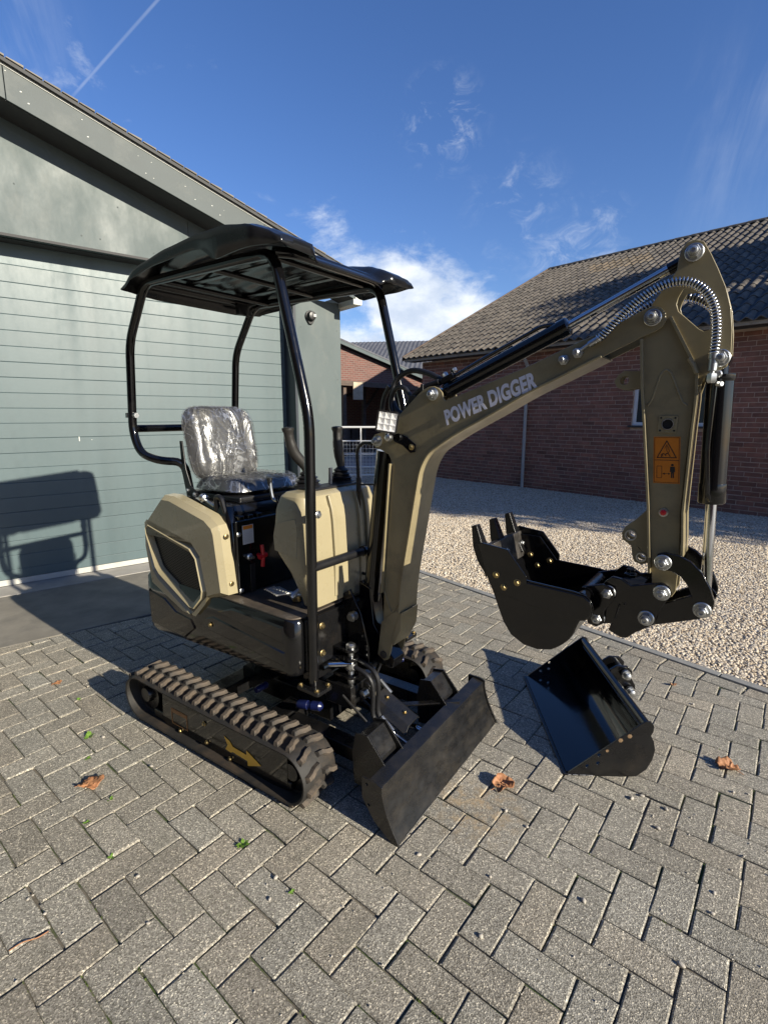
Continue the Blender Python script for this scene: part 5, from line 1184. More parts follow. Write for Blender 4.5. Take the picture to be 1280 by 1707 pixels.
# steel tube beside it
m = MB(); m.tube(fillet([(.45, .03, .80), (.455, .03, .93), (.448, .03, 1.20), (.440, .03, 1.34), (.47, .03, 1.37), (.56, .02, 1.37)], .03), .0075, 10); m.tube([(.450, .03, 1.19), (.56, .02, 1.20)], .004, 8); m.tube(fillet([(.45, .03, .80), (.47, .03, .79), (.52, .02, .80)], .02), .007, 8); put(m, 'pressure_pipe', black_s, DG)
m = MB(); m.tube([(.449, .03, 1.16), (.448, .03, 1.22)], .011, 8); put(m, 'pipe_union', plas, DG)
# arm cylinder on top of the boom
cyl_a, cyl_b, rod_b = Vector((.866, 0, 1.560)), Vector((1.316, 0, 1.757)), Vector((1.643, 0, 1.908))
dirc = (cyl_b - cyl_a).normalized()
m = MB(); m.tube([cyl_a + dirc * .030, cyl_b], .0265, 24); m.lathe(cyl_a + dirc * .03, dirc, [(.029, 0), (.029, .02), (.027, .024)], 24); m.lathe(cyl_b - dirc * .03, dirc, [(.0285, 0), (.0285, .03), (.022, .034)], 24); m.lathe((.866, -.022, 1.560), (0, 1, 0), [(.024, 0), (.024, .044)], 20)
acy = put(m, 'arm_cylinder', black, DG, smooth=50)
m = MB(); m.tube([cyl_b, rod_b - (rod_b - cyl_b).normalized() * .05], .0125, 20); put(m, 'cylinder_rod', chrome, acy, smooth=60)
m = MB(); m.lathe((1.643, -.022, 1.908), (0, 1, 0), [(.024, 0), (.024, .044)], 20); e_ = (rod_b - cyl_b).normalized(); m.tube([rod_b - e_ * .07, rod_b - e_ * .015], .017, 12); put(m, 'rod_eye', black, acy)
m = MB(); nn = Vector((-dirc.z, 0, dirc.x)); m.tube(fillet([cyl_a + dirc * .07 + nn * .036, cyl_a + dirc * .20 + nn * .040, cyl_a + dirc * .42 + nn * .040, cyl_a + dirc * .455 + nn * .024], .02), .0065, 10); put(m, 'steel_pipe', black, acy)
m = MB(); m.box(cyl_a + dirc * .055 + nn * .038, (.05, .034, .020), Matrix.Rotation(-math.atan2(dirc.z, dirc.x), 3, 'Y')); m.lathe(cyl_a + dirc * .03 + nn * .04, -dirc, [(.010, 0), (.010, .03)], 8); m.lathe(cyl_a + dirc * .078 + nn * .045, nn, [(.008, 0), (.008, .018)], 8); put(m, 'port_block', black_s, acy, bevel=.002)
m = MB(); m.lathe(cyl_a + dirc * .045 + nn * .05, nn, [(.010, 0), (.010, .012), (.006, .016)], 6); m.lathe(cyl_a + dirc * .01 + nn * .041, -dirc, [(.012, 0), (.012, .02)], 6); m.lathe(cyl_a + dirc * .085 + nn * .052, nn, [(.009, 0), (.009, .010)], 6); put(m, 'port_fitting', steel, acy)
# hoses looping over the gooseneck
for pts, r_ in (([(.865, .012, 1.612), (.80, .02, 1.640), (.72, .03, 1.655), (.655, .03, 1.630), (.635, .02, 1.580), (.655, .01, 1.515), (.71, .0, 1.478)], .011),
                ([(.75, -.012, 1.545), (.715, -.01, 1.585), (.68, -.005, 1.592), (.655, .0, 1.575), (.640, .0, 1.53), (.66, .0, 1.47)], .009),
                ([(.62, .02, 1.60), (.585, .03, 1.55), (.575, .03, 1.47), (.60, .02, 1.40)], .010),
                ([(.865, -.014, 1.606), (.80, -.016, 1.585), (.74, -.012, 1.540), (.71, 0, 1.49)], .010)):
    m = MB(); m.tube(spline(pts, 8), r_, 12); put(m, 'hose', hose_m, DG, smooth=60)
m = MB(); m.b2((.742, -.03, 1.520), (.775, .03, 1.560)); m.b2((.795, -.03, 1.545), (.808, .03, 1.60)); put(m, 'hose_clamp', plas, DG, bevel=.004)

# ------------------------------------------------------------------ arm
AP = [(1.534, 1.700), (1.533, 1.725), (1.545, 1.765), (1.556, 1.791), (1.592, 1.842), (1.606, 1.865), (1.608, 1.895), (1.610, 1.913), (1.622, 1.930), (1.643, 1.934), (1.662, 1.926), (1.680, 1.895), (1.700, 1.855), (1.721, 1.808), (1.737, 1.757), (1.746, 1.700), (1.750, 1.640), (1.744, 1.610), (1.728, 1.600), (1.703, 1.594), (1.694, 1.578), (1.688, 1.545), (1.678, 1.511),
      (1.676, 1.373), (1.676, 1.217), (1.682, 1.130), (1.686, 1.090), (1.686, .985), (1.677, .966), (1.655, .954), (1.635, .960), (1.624, .985), (1.607, 1.128), (1.597, 1.227), (1.584, 1.326), (1.564, 1.477), (1.552, 1.562), (1.545, 1.62), (1.540, 1.66)]
AH = [(1.628, 1.817), (1.617, 1.795), (1.614, 1.778), (1.620, 1.760), (1.672, 1.710), (1.684, 1.703), (1.698, 1.706), (1.700, 1.735), (1.692, 1.765), (1.677, 1.796), (1.655, 1.816)]
m = MB(); m.prism(AP, -.042, -.036, holes=[AH]); arm = put(m, 'arm', cream_boom, DG, bevel=.0018)
m = MB(); m.prism(AP, .036, .042, holes=[AH]); put(m, 'far_arm_plate', cream_boom, arm, bevel=.0018)
rearf = [(1.540, 1.695), (1.553, 1.562), (1.565, 1.477), (1.585, 1.326), (1.598, 1.227), (1.608, 1.128), (1.618, 1.03)]
put(strip(rearf, -.007, -.056, .056), 'rear_flange', cream_boom, arm, bevel=.0015)
frontf = [(1.600, 1.745), (1.640, 1.670), (1.668, 1.618), (1.676, 1.600), (1.680, 1.529), (1.679, 1.450), (1.679, 1.373), (1.679, 1.217), (1.686, 1.140), (1.689, 1.09)]
put(strip(frontf, .007, -.056, .056), 'front_flange', cream_boom, arm, bevel=.0015)
m = MB(); m.tube([(1.658, -.057, 1.635), (1.672, -.0575, 1.612), (1.679, -.057, 1.595)], .0055, 8); put(m, 'weld_bead', cream_boom, arm)
m = MB(); wp = fillet([(1.566, -.042, 1.512), (1.576, -.042, 1.527), (1.592, -.042, 1.597), (1.604, -.042, 1.611), (1.617, -.042, 1.600), (1.652, -.042, 1.520), (1.664, -.042, 1.512)], .012); m.tube(wp, .0026, 8); put(m, 'stiffener_seam', cream_boom, arm)
m = MB(); m.prism([(1.552, 1.610), (1.495, 1.613), (1.478, 1.600), (1.470, 1.583), (1.478, 1.566), (1.500, 1.557), (1.560, 1.567)], -.030, -.024, holes=[circ(1.497, 1.585, .0125, 16)]); m.prism([(1.552, 1.610), (1.495, 1.613), (1.478, 1.600), (1.470, 1.583), (1.478, 1.566), (1.500, 1.557), (1.560, 1.567)], .024, .030, holes=[circ(1.497, 1.585, .0125, 16)]); put(m, 'upper_lug', cream_boom, arm, bevel=.0015)
lg = [(1.590, 1.215), (1.560, 1.178), (1.535, 1.155), (1.526, 1.136), (1.530, 1.115), (1.556, 1.098), (1.560, 1.070), (1.568, 1.052), (1.588, 1.045), (1.612, 1.058)]
for y in (-.030, .024):
    m = MB(); m.prism(lg, y, y + .006, holes=[circ(1.552, 1.131, .014, 16), circ(1.586, 1.068, .012, 16)]); put(m, 'lower_lug', cream_boom, arm, bevel=.0015)
for x, z, r_ in ((1.552, 1.131, .017), (1.586, 1.068, .0145)):
    m = MB(); n_ = 20
    for y in (-.034, .022): m.prism(circ(x, z, r_, n_), y, y + .012, holes=[circ(x, z, r_ - .0035, n_)])
    put(m, 'lug_bush', steel, arm)
# flanged opening, red plug
m = MB(); fx, fz, h = 1.622, 1.461, .0235; m.prism([(fx + a, fz + b_) for a, b_ in rrect(-h, h, h, .004, .004, 3)], -.0455, -.0422, holes=[circ(fx, fz, .0135, 20)]); fl = put(m, 'port_flange', cream_boom, arm, bevel=.0008)
m = MB(); m.lathe((fx, -.0425, fz), (0, -1, 0), [(.0140, 0), (.0140, .0005)], 20); put(m, 'port_opening', void_m, fl)
m = MB(); m.prism(circ(fx, fz, .0155, 22), -.0475, -.0456, holes=[circ(fx, fz, .0132, 22)]); 
for a, b_ in ((-1, -1), (1, -1), (1, 1), (-1, 1)): m.lathe((fx + a * .0175, -.0456, fz + b_ * .0175), (0, -1, 0), [(.0028, 0), (.0028, .0006)], 8, 1)
put(m, 'port_rim', [steel, void_m], fl)
m = MB(); m.lathe((1.634, -.042, 1.212), (0, -1, 0), [(.0125, 0), (.0125, .003), (.010, .0035)], 20); rp2 = put(m, 'port_ring', steel, arm)
m = MB(); m.lathe((1.634, -.0455, 1.212), (0, -1, 0), [(.0085, 0), (.0085, .004), (.005, .006)], 7); put(m, 'red_plug', red_m, rp2)
# warning stickers
SA = Vector((1.590, 1.426)); SU = Vector((.066, .0015)); SV = Vector((.0105, -.131))
def sp(u, v, y): p = SA + SU * u + SV * v; return (p.x, y, p.y)
def spoly(m, pts, y, th=.0003, mat=0, holes=()):
    q = [(sp(u, v, 0)[0], sp(u, v, 0)[2]) for u, v in pts]; hq = [[(sp(u, v, 0)[0], sp(u, v, 0)[2]) for u, v in h] for h in holes]
    m.prism(q, y - th, y, holes=hq, mat=mat)
m = MB(); spoly(m, [(0, 0), (1, 0), (1, 1), (0, 1)], -.0423); stk = put(m, 'warning_sticker', orange_m, arm)
stk['label'] = 'orange crush hazard and keep clear sticker'
m = MB(); y = -.0428
def line(m, pts, w_):
    for (a, b_) in zip(pts, pts[1:]):
        A2, B2 = Vector((a[0], a[1] * 2)), Vector((b_[0], b_[1] * 2)); d = (B2 - A2).normalized(); n_ = Vector((-d.y, d.x)) * w_ / 2; e_ = d * w_ * .4
        q = [A2 - e_ + n_, B2 + e_ + n_, B2 + e_ - n_, A2 - e_ - n_]; spoly(m, [(p.x, p.y / 2) for p in q], y)
line(m, [(.04, .02), (.96, .02), (.96, .98), (.04, .98), (.04, .02)], .014); line(m, [(.04, .50), (.96, .50)], .022)
line(m, [(.50, .09), (.14, .445), (.86, .445), (.50, .09)], .035)
line(m, [(.34, .41), (.36, .36), (.42, .37), (.46, .40)], .03); line(m, [(.36, .36), (.30, .38), (.30, .43)], .025); line(m, [(.46, .40), (.48, .36), (.54, .35), (.60, .39), (.63, .42)], .03); line(m, [(.50, .20), (.50, .30), (.56, .345), (.61, .30), (.57, .26)], .018); line(m, [(.42, .25), (.50, .17), (.58, .25)], .018)
line(m, [(.13, .63), (.32, .63), (.32, .88), (.13, .88), (.13, .63)], .016)
line(m, [(.38, .79), (.62, .79)], .02); spoly(m, [(.36, .79), (.43, .765), (.43, .815)], y); spoly(m, [(.64, .79), (.57, .765), (.57, .815)], y)
spoly(m, [(.72 + .055 * math.cos(a * .785), .60 + .026 * math.sin(a * .785)) for a in range(8)], y); spoly(m, [(.64, .635), (.81, .635), (.82, .75), (.78, .75), (.78, .88), (.735, .88), (.735, .78), (.715, .78), (.715, .88), (.67, .88), (.67, .75), (.63, .75)], y)
put(m, 'sticker_symbols', ink_m, stk)
for (x, z) in ((1.643, 1.902), (1.728, 1.632), (1.651, 1.076), (1.656, .987)):
    pinn(arm, x, -.0425 if z > 1.5 else -.083, z)
# bucket cylinder
ca, cb = Vector((1.728, 0, 1.632)), Vector((1.744, 0, 1.245)); pb = Vector((1.757, 0, .955)); dr_ = (cb - ca).normalized()
m = MB(); m.tube([ca + dr_ * .045, cb], .0325, 24); m.lathe(ca + dr_ * .04, dr_, [(.0355, 0), (.0355, .014), (.033, .018)], 24); m.lathe(cb - dr_ * .055, dr_, [(.0335, 0), (.034, .002), (.034, .052), (.030, .056)], 24); m.lathe((1.728, -.030, 1.632), (0, 1, 0), [(.024, 0), (.024, .06)], 20); m.tube([ca, ca + dr_ * .045], .018, 12)
bcl = put(m, 'bucket_cylinder', black, DG, smooth=50)
m = MB(); m.tube([cb, pb - (pb - cb).normalized() * .03], .0140, 20); put(m, 'cylinder_rod', chrome, bcl, smooth=60)
m = MB(); m.lathe((1.757, -.028, .955), (0, 1, 0), [(.024, 0), (.024, .056)], 20); put(m, 'rod_eye', black, bcl)
m = MB(); m.tube(fillet([(1.722, -.046, 1.575), (1.722, -.046, 1.40), (1.735, -.040, 1.27), (1.742, -.030, 1.255)], .02), .006, 8); put(m, 'steel_pipe', black, bcl)
m = MB(); m.lathe((1.727, -.040, 1.592), (0, -1, 0), [(.010, 0), (.010, .010), (.007, .012)], 8); m.lathe((1.728, -.05, 1.566), (1, -.8, 0), [(.007, 0), (.008, .010), (.006, .014)], 8); put(m, 'port_fitting', steel, bcl)
# spring-guarded hoses
def guarded(pts, rad, pitch):
    P = spline(pts, 10); m = MB(); m.tube(P, rad * .62, 12); h = put(m, 'guarded_hose', hose_m, DG, smooth=60)
    put(coil(P, rad, rad * .17, pitch, 12), 'spring_guard', spring_m, h, smooth=60)
    return h
h1 = guarded([(1.425, -.062, 1.703), (1.441, -.063, 1.715), (1.491, -.066, 1.768), (1.545, -.068, 1.808), (1.588, -.068, 1.826), (1.627, -.067, 1.829), (1.658, -.066, 1.817), (1.685, -.065, 1.792), (1.704, -.063, 1.755), (1.712, -.062, 1.711), (1.714, -.062, 1.668), (1.713, -.062, 1.640)], .0115, .0082)
m = MB(); m.tube([(1.372, -.070, 1.670), (1.400, -.066, 1.690)], .005, 10); m.tube([(1.400, -.066, 1.688), (1.430, -.062, 1.706)], .0095, 12); m.lathe((1.714, -.062, 1.642), (0, 0, -1), [(.0125, 0), (.0125, .012), (.0105, .013), (.0105, .042), (.006, .044), (.006, .050)], 16); m.lathe((1.715, -.062, 1.592), (0, 0, -1), [(.0115, 0), (.0125, .004), (.0125, .018), (.0085, .024)], 6); put(m, 'hose_end', steel, h1)
guarded([(1.44, .066, 1.735), (1.506, .068, 1.790), (1.572, .068, 1.817), (1.619, .067, 1.815), (1.647, .066, 1.806), (1.676, .065, 1.788), (1.696, .064, 1.763), (1.707, .063, 1.718), (1.712, .062, 1.648)], .0110, .0090)

# ------------------------------------------------------------------ bucket linkage, hitch, bucket
LA = [(1.628, 1.076), (1.633, 1.096), (1.652, 1.104), (1.690, 1.100), (1.718, 1.088), (1.748, 1.060), (1.771, 1.020), (1.783, .985), (1.782, .962), (1.768, .945), (1.750, .943), (1.737, .955), (1.728, .990), (1.715, 1.020), (1.697, 1.040), (1.672, 1.052), (1.652, 1.052), (1.636, 1.058)]
LB = [(1.784, .970), (1.778, .946), (1.752, .922), (1.700, .900), (1.650, .880), (1.624, .874), (1.603, .886), (1.600, .908), (1.622, .930), (1.672, .955), (1.722, .985), (1.748, .988), (1.770, .986)]
for s in (-1, 1):
    m = MB(); m.prism(LA, min(s * .064, s * .078), max(s * .064, s * .078)); la = put(m, 'link_plate', black, DG, bevel=.003)
    m = MB(); m.prism(LB, min(s * .046, s * .060), max(s * .046, s * .060)); put(m, 'push_link', black, DG, bevel=.003)
    if s < 0: pinn(la, 1.757, -.078, .957)
m = MB(); 
for x, z, r_, y in ((1.651, 1.076, .016, .083), (1.656, .987, .016, .083), (1.757, .957, .016, .080), (1.622, .901, .016, .07)): m.lathe((x, -y, z), (0, 1, 0), [(r_, 0), (r_, 2 * y)], 16)
put(m, 'link_pin', steel, DG)
HT = [(1.498, .985), (1.520, 1.008), (1.545, 1.006), (1.575, .990), (1.622, 1.006), (1.654, 1.014), (1.674, 1.004), (1.680, .984), (1.664, .950), (1.650, .915), (1.645, .885), (1.600, .850), (1.575, .825), (1.558, .822), (1.522, .836), (1.530, .860), (1.503, .852), (1.480, .852), (1.470, .868), (1.474, .896), (1.491, .930)]
for s in (-1, 1):
    m = MB(); m.prism(HT, min(s * .066, s * .080), max(s * .066, s * .080)); hp = put(m, 'hitch_plate', black, DG, bevel=.003)
    if s < 0:
        for x, z in ((1.622, .901), (1.513, .957), (1.489, .870)): pinn(hp, x, -.080, z)
m = MB(); m.prism([(1.515, .99), (1.60, .985), (1.64, .90), (1.575, .832), (1.53, .85), (1.50, .90)], -.066, .066) if False else m.b2((1.535, -.066, .965), (1.60, .066, .985)); m.b2((1.525, -.066, .84), (1.585, .066, .855)); m.lathe((1.513, -.10, .957), (0, 1, 0), [(.015, 0), (.015, .2)], 16); m.lathe((1.489, -.10, .870), (0, 1, 0), [(.015, 0), (.015, .2)], 16)
m.lathe((1.56, -.02, 1.00), (0, 0, 1), [(.02, 0), (.02, .01), (.013, .014), (.013, .026)], 6); put(m, 'hitch_body', black, DG, bevel=.002)
m = MB(); m.lathe((1.560, -.082, .930), (0, -1, 0), [(.004, -.002), (.003, .0)], 6); m.tube([(1.548, -.083, .925), (1.540, -.083, .880)], .003, 6); put(m, 'hitch_latch', black_s, DG)
# toothed bucket
BS = [(1.138, 1.046), (1.217, 1.046), (1.283, .968), (1.431, .962), (1.465, .957), (1.483, .942), (1.491, .920), (1.487, .895), (1.470, .877), (1.449, .872), (1.434, .817), (1.410, .785), (1.375, .757), (1.330, .745), (1.285, .749), (1.240, .772), (1.212, .810), (1.190, .860), (1.172, .904), (1.150, .960)]
BWd = .150
for s in (-1, 1):
    m = MB(); m.prism(BS, min(s * BWd, s * (BWd - .007)), max(s * BWd, s * (BWd - .007)))
    if s < 0: bkt = put(m, 'bucket', black, DG, bevel=.0015)
    else: put(m, 'bucket_side', black, bkt, bevel=.0015)
for s in (-1, 1):
    y0, y1 = sorted((s * (BWd + .0004), s * (BWd + .0075))); m = MB(); m.prism([(1.180, .985), (1.284, .962), (1.431, .957), (1.463, .953), (1.482, .940), (1.489, .920), (1.485, .897), (1.468, .880), (1.440, .876), (1.300, .890), (1.168, .915)], y0, y1); put(m, 'side_strap', black, bkt, bevel=.003)
shell = [(1.434, .817), (1.410, .785), (1.375, .757), (1.330, .745), (1.285, .749), (1.240, .772), (1.212, .810), (1.190, .860), (1.172, .904), (1.150, .960), (1.130, 1.030)]
sh = sm2([(1.470, .905), (1.449, .860)] + shell, 4)
put(strip(sh, -.006, -BWd + .006, BWd - .006), 'bucket_shell', black, bkt, smooth=60)
m = MB(); m.prism([(1.115, 1.052), (1.140, 1.056), (1.162, .965), (1.142, .952)], -BWd - .004, BWd + .004); put(m, 'cutting_lip', M('scuffed_lip', (0.09, 0.082, 0.075), 0.32, metal=0.5, var=0.5, vscale=40, dirt=(0.015, 0.014, 0.013), dscale=14), bkt, bevel=.002)
m = MB(); m.tube([(1.452, -BWd + .006, .942), (1.452, BWd - .006, .942)], .019, 18); m.lathe((1.452, -.105, .942), (0, 1, 0), [(.024, 0), (.024, .21)], 18); put(m, 'cross_tube', black, bkt, smooth=60)
for s in (-1, 1):   # hanger ears
    m = MB(); m.prism([(1.44, .965), (1.50, .985), (1.53, .975), (1.535, .945), (1.51, .90), (1.510, .86), (1.49, .845), (1.465, .85), (1.455, .885), (1.43, .91)], min(s * .086, s * .098), max(s * .086, s * .098)); put(m, 'hanger_ear', black, bkt, bevel=.003)
for s in (-1, 1):
    y0, y1 = (-BWd - .016, -BWd - .008) if s < 0 else (BWd + .008, BWd + .016)
    m = MB(); m.prism([(1.118, 1.066), (1.128, 1.072), (1.222, 1.062), (1.287, .985), (1.288, .958), (1.276, .946), (1.220, .915), (1.178, .915), (1.160, .945)], y0, y1); sc_ = put(m, 'side_cutter', black, bkt, bevel=.002)
    for x, z in ((1.186, .972), (1.215, .936), (1.259, .960)):
        if s < 0: bolt(sc_, (x, y0, z), .009, brass)
        else: bolt(sc_, (x, BWd - .008, z), .009, brass)
for y in (-.137, 0, .137):
    m = MB(); w0, w1 = .018, .011
    def tq(x, z, w_): return (x, y - w_, z), (x, y + w_, z)
    T_ = [(1.080, 1.118, .006), (1.102, 1.126, .014), (1.128, 1.064, .020), (1.165, .985, .020), (1.142, .965, .020), (1.112, 1.005, .020), (1.092, 1.050, .016)]
    vs = [(x, y - w_, z) for x, z, w_ in T_] + [(x, y + w_, z) for x, z, w_ in T_]; n_ = len(T_)
    m.add(vs, [tuple(range(n_)), tuple(range(2 * n_ - 1, n_ - 1, -1))] + [(i, (i + 1) % n_, n_ + (i + 1) % n_, n_ + i) for i in range(n_)]); th = put(m, 'tooth', black_s, bkt, bevel=.0025)
    if abs(y) < .15: bolt(th, (1.151, y - .0, 1.012), .009, steel, (0, R(10), R(90)))

# ------------------------------------------------------------------ wide ditching bucket standing on the paving
SBL = thing('ditching_bucket', 'wide black smooth-edged bucket lying on the pavers with its open side to the digger', 'bucket', (.7636, 1.8988, 0), R(-3.5))
SX = lambda p: p
SS = [(0, .002), (.105, .0), (.215, .0), (.287, .006), (.325, .040), (.345, .085), (.352, .133), (.343, .170), (.330, .195), (.338, .215), (.338, .240), (.325, .257), (.305, .258), (.290, .248)]
Lw = .815
for y in (0, Lw - .008):
    m = MB(); m.prism(SS, y, y + .008, holes=[circ(.085, .045, .008, 10), circ(.128, .060, .008, 10), circ(.130, .098, .008, 10)] if True else ()); sp_ = put(m, 'side_plate', black_s, SBL, bevel=.0015)
m = MB(); 
for x, z in ((.21, .17), (.245, .19), (.16, .12)): m.lathe((x, -.0005, z), (0, -1, 0), [(.010 if z > .15 else .006, 0), (.007, .0006)], 6)
put(m, 'paint_scrape', M('scrape_brown', (.16, .10, .05), .7), SBL)
bsh = [(.002, .006), (.105, .010), (.20, .012), (.270, .020), (.312, .052), (.333, .095), (.338, .133), (.330, .168), (.315, .195), (.300, .225)]
put(strip(sm2(bsh, 4), .006, .008, Lw - .008), 'bucket_shell', black, SBL, smooth=60)
m = MB(); m.b2((-.012, -.002, -.001), (.095, Lw + .002, .007)); put(m, 'cutting_edge', black_s, SBL, bevel=.0015)
m = MB(); m.tube([(.312, .004, .236), (.312, Lw - .004, .236)], .019, 20); put(m, 'top_tube', black, SBL, smooth=60)
for y in (.43, .53):
    m = MB(); m.prism([(.318, .26), (.35, .282), (.40, .280), (.425, .255), (.425, .215), (.445, .180), (.447, .150), (.425, .128), (.395, .130), (.36, .14), (.335, .17)], y, y + .013); put(m, 'hanger_ear', black, SBL, bevel=.003)
for x, z in ((.388, .246), (.414, .160)):
    m = MB(); m.lathe((x, .39, z), (0, 1, 0), [(.010, 0), (.013, .004), (.013, .16), (.010, .165)], 16); m.lathe((x, .402, z), (0, -1, 0), [(.016, 0), (.016, .018), (.009, .022)], 6); m.lathe((x, .422, z), (0, -1, 0), [(.022, 0), (.022, .016)], 18); put(m, 'hanger_pin', steel, SBL)

wear_m = M('bare_worn_steel', (0.30, 0.29, 0.27), 0.35, metal=0.7, var=0.3, vscale=80)
m = MB(); r = random.Random(31)
for a_, b_ in zip(bprof[:-1], bprof[1:]):
    for k in range(5):
        if r.random() < .35: continue
        t0 = k / 5 + r.uniform(0, .06); t1 = t0 + r.uniform(.08, .17); f_ = lambda t, a_=a_, b_=b_: (a_[0] + (b_[0] - a_[0]) * t + .0012, -.4415 + r.uniform(-.0004, .0012), a_[1] + (b_[1] - a_[1]) * t)
        m.tube([f_(t0), f_(t1)], r.uniform(.0005, .0011), 5)
for k in range(14):
    y = r.uniform(-.43, .43); m.tube([(.9555, y, .004), (.9558, y + r.uniform(.01, .05), .0045)], r.uniform(.0006, .0016), 5)
put(m, 'edge_wear', wear_m, bl, kind='stuff')
m = MB()
for k in range(9):
    t = r.uniform(.0, .14); m.tube([(t, -.0025, .004), (t + r.uniform(.008, .02), -.0025, .004)], r.uniform(.0008, .0016), 5)
put(m, 'edge_wear', wear_m, SBL, kind='stuff')
# ------------------------------------------------------------------ unseen brick building added behind the camera to cut fill light
fh = thing('fill_blocker', 'unseen brick building added behind the viewpoint to block sky light', 'blocker', (-4.9, -3.6, 0), R(90 - 126.5))
m = MB(); wn3 = [(-5.5 + i * 3.1, -4.3 + i * 3.1) for i in range(5)]
m.prism([(-8, -.2), (9, -.2), (9, 5.6), (-8, 5.6)], -.3, 0, holes=[[(a, .9), (b_, .9), (b_, 2.3), (a, 2.3)] for a, b_ in wn3]); put(m, 'front_wall', far_brick, fh)
m = MB(); m.b2((-8, -8, -.2), (9, -.32, 5.5)); put(m, 'body', far_brick, fh)
m = MB(); m.prism([(.5, 5.5), (-4.2, 8.6), (-9, 5.5)], -8.3, 9.3, 'YZ'); put(m, 'roof', oldtile_m, fh)
for a, b_ in wn3:
    m = MB(); m.prism([(a, .9), (b_, .9), (b_, 2.3), (a, 2.3)], -.16, -.10, holes=[[(a + .07, .97), (b_ - .07, .97), (b_ - .07, 2.23), (a + .07, 2.23)]]); wf = put(m, 'window_frame', frame_m, fh)
    m = MB(); m.b2((a + .05, -.14, .95), (b_ - .05, -.13, 2.25)); put(m, 'pane', glass_m, wf)

# ------------------------------------------------------------------ leaves, weeds, pebbles, grit
def leaf(name, label, x, y, size, curl, seed, rot, flat=1.0):
    r = random.Random(seed); m = MB(); lobes = 5; n = 40; rings = 7
    def rad(a): return size * (.66 + .20 * abs(math.cos(a * lobes / 2)) ** 1.2 + .08 * math.cos(a) + .05 * noise.noise(Vector((math.cos(a) * 3, math.sin(a) * 3, seed))))
    m.v.append((0, 0, 0)); m.mi = []
    for k in range(1, rings + 1):
        for i in range(n):
            a = 2 * math.pi * i / n; q = rad(a) * k / rings; px, py = q * math.cos(a), q * math.sin(a) * .8
            z = .55 * curl * (q / size) ** 2 * size * (.5 + .5 * math.cos(2 * a + seed)) + .42 * size * noise.noise(Vector((px / size * 2.4, py / size * 2.4, seed * 3.1))) * (k / rings) + .16 * size * noise.noise(Vector((px / size * 7, py / size * 7, seed)))
            m.v.append((px, py, z * flat))
    zmin = min(v[2] for v in m.v); m.v = [(a, b_, c - zmin + .002) for a, b_, c in m.v]
    m.f = [(0, 1 + i, 1 + (i + 1) % n) for i in range(n)] + [(1 + (k - 1) * n + i, 1 + k * n + i, 1 + k * n + (i + 1) % n, 1 + (k - 1) * n + (i + 1) % n) for k in range(1, rings) for i in range(n)]; m.mi = [0] * len(m.f)
    t = thing(name, label, 'leaf', (x, y, 0), rot, 'dry leaves on the pavers')
    o = put(m, 'blade', leaf_m, t, smooth=60); s_ = o.modifiers.new('thick', 'SOLIDIFY'); s_.thickness = .0008
    m = MB(); m.tube(spline([(0, 0, -zmin + .003), (-size * .5, size * .05, .010), (-size * .95, size * .12, .004)], 4), [.0014] * 9, 6); put(m, 'stalk', leaf_m, t)
leaf('dry_leaf', 'curled brown leaf on the pavers in front of the digger blade', .483, 1.828, .060, .9, 3, R(30))
leaf('dry_leaf', 'folded brown leaf on the pavers to the right of the ditching bucket', 1.471, 1.932, .056, .9, 8, R(140))
leaf('dry_leaf', 'flat orange-brown leaf on the pavers left of the near track', -1.199, 1.835, .058, .5, 5, R(20), .7)
leaf('dry_leaf', 'tiny reddish leaf scrap on the pavers near the slab edge', -1.839, 2.638, .030, .5, 11, R(60), .6)
leaf('dry_leaf', 'small brown leaf scrap beside the gravel edging behind the ditching bucket', 1.616, 2.619, .024, 1.2, 13, R(200))
m = MB(); m.tube(spline([(-.035, -.02, .003), (-.01, 0, .007), (.02, .015, .004), (.04, .035, .003)], 6), [.0016] * 19, 6)
tw = put(m, 'dry_stalk', leaf_m, None, loc=(-1.02, 1.20, 0)); tw['label'] = 'thin orange plant stalk on the pavers in the lower left corner'; tw['category'] = 'stalk'
def weed(x, y, s, seed, label):
    r = random.Random(seed); t = thing('weed', label, 'weed', (x, y, 0), 0, 'weeds in the paving joints')
    for k in range(r.randint(6, 9)):
        a = r.uniform(0, 6.28); l = s * r.uniform(.5, 1.0); w_ = l * .33; m = MB(); up = r.uniform(.25, .8)
        P = [(0, 0, 0), (l * .45, w_, l * up * .55), (l, 0, l * up * .75), (l * .45, -w_, l * up * .55), (l * .5, 0, l * up * .5)]
        m.add([(p[0] * math.cos(a) - p[1] * math.sin(a), p[0] * math.sin(a) + p[1] * math.cos(a), p[2]) for p in P], [(0, 1, 4), (1, 2, 4), (2, 3, 4), (3, 0, 4)]); put(m, 'weed_leaf', weed_m, t, smooth=0)
for i, (x, y, s, lb_) in enumerate([(-.495, 1.545, .036, 'bright green weed in a joint in front of the near track'), (-1.383, 2.150, .032, 'small green weed in a joint left of the track'), (-1.075, 1.755, .020, 'low weed tuft beside the flat leaf'), (-.93, 1.49, .016, 'little weed in the lower left joints'), (-.29, 1.36, .016, 'little weed in a joint below the blade'),
                                    (-1.30, 2.00, .018, 'tiny weed behind the flat leaf'), (-1.62, 2.47, .018, 'tiny weed near the reddish leaf scrap'), (-1.1, 1.64, .018, 'tiny weed at the left edge of the paving')]): weed(x, y, s, i + 40, lb_)
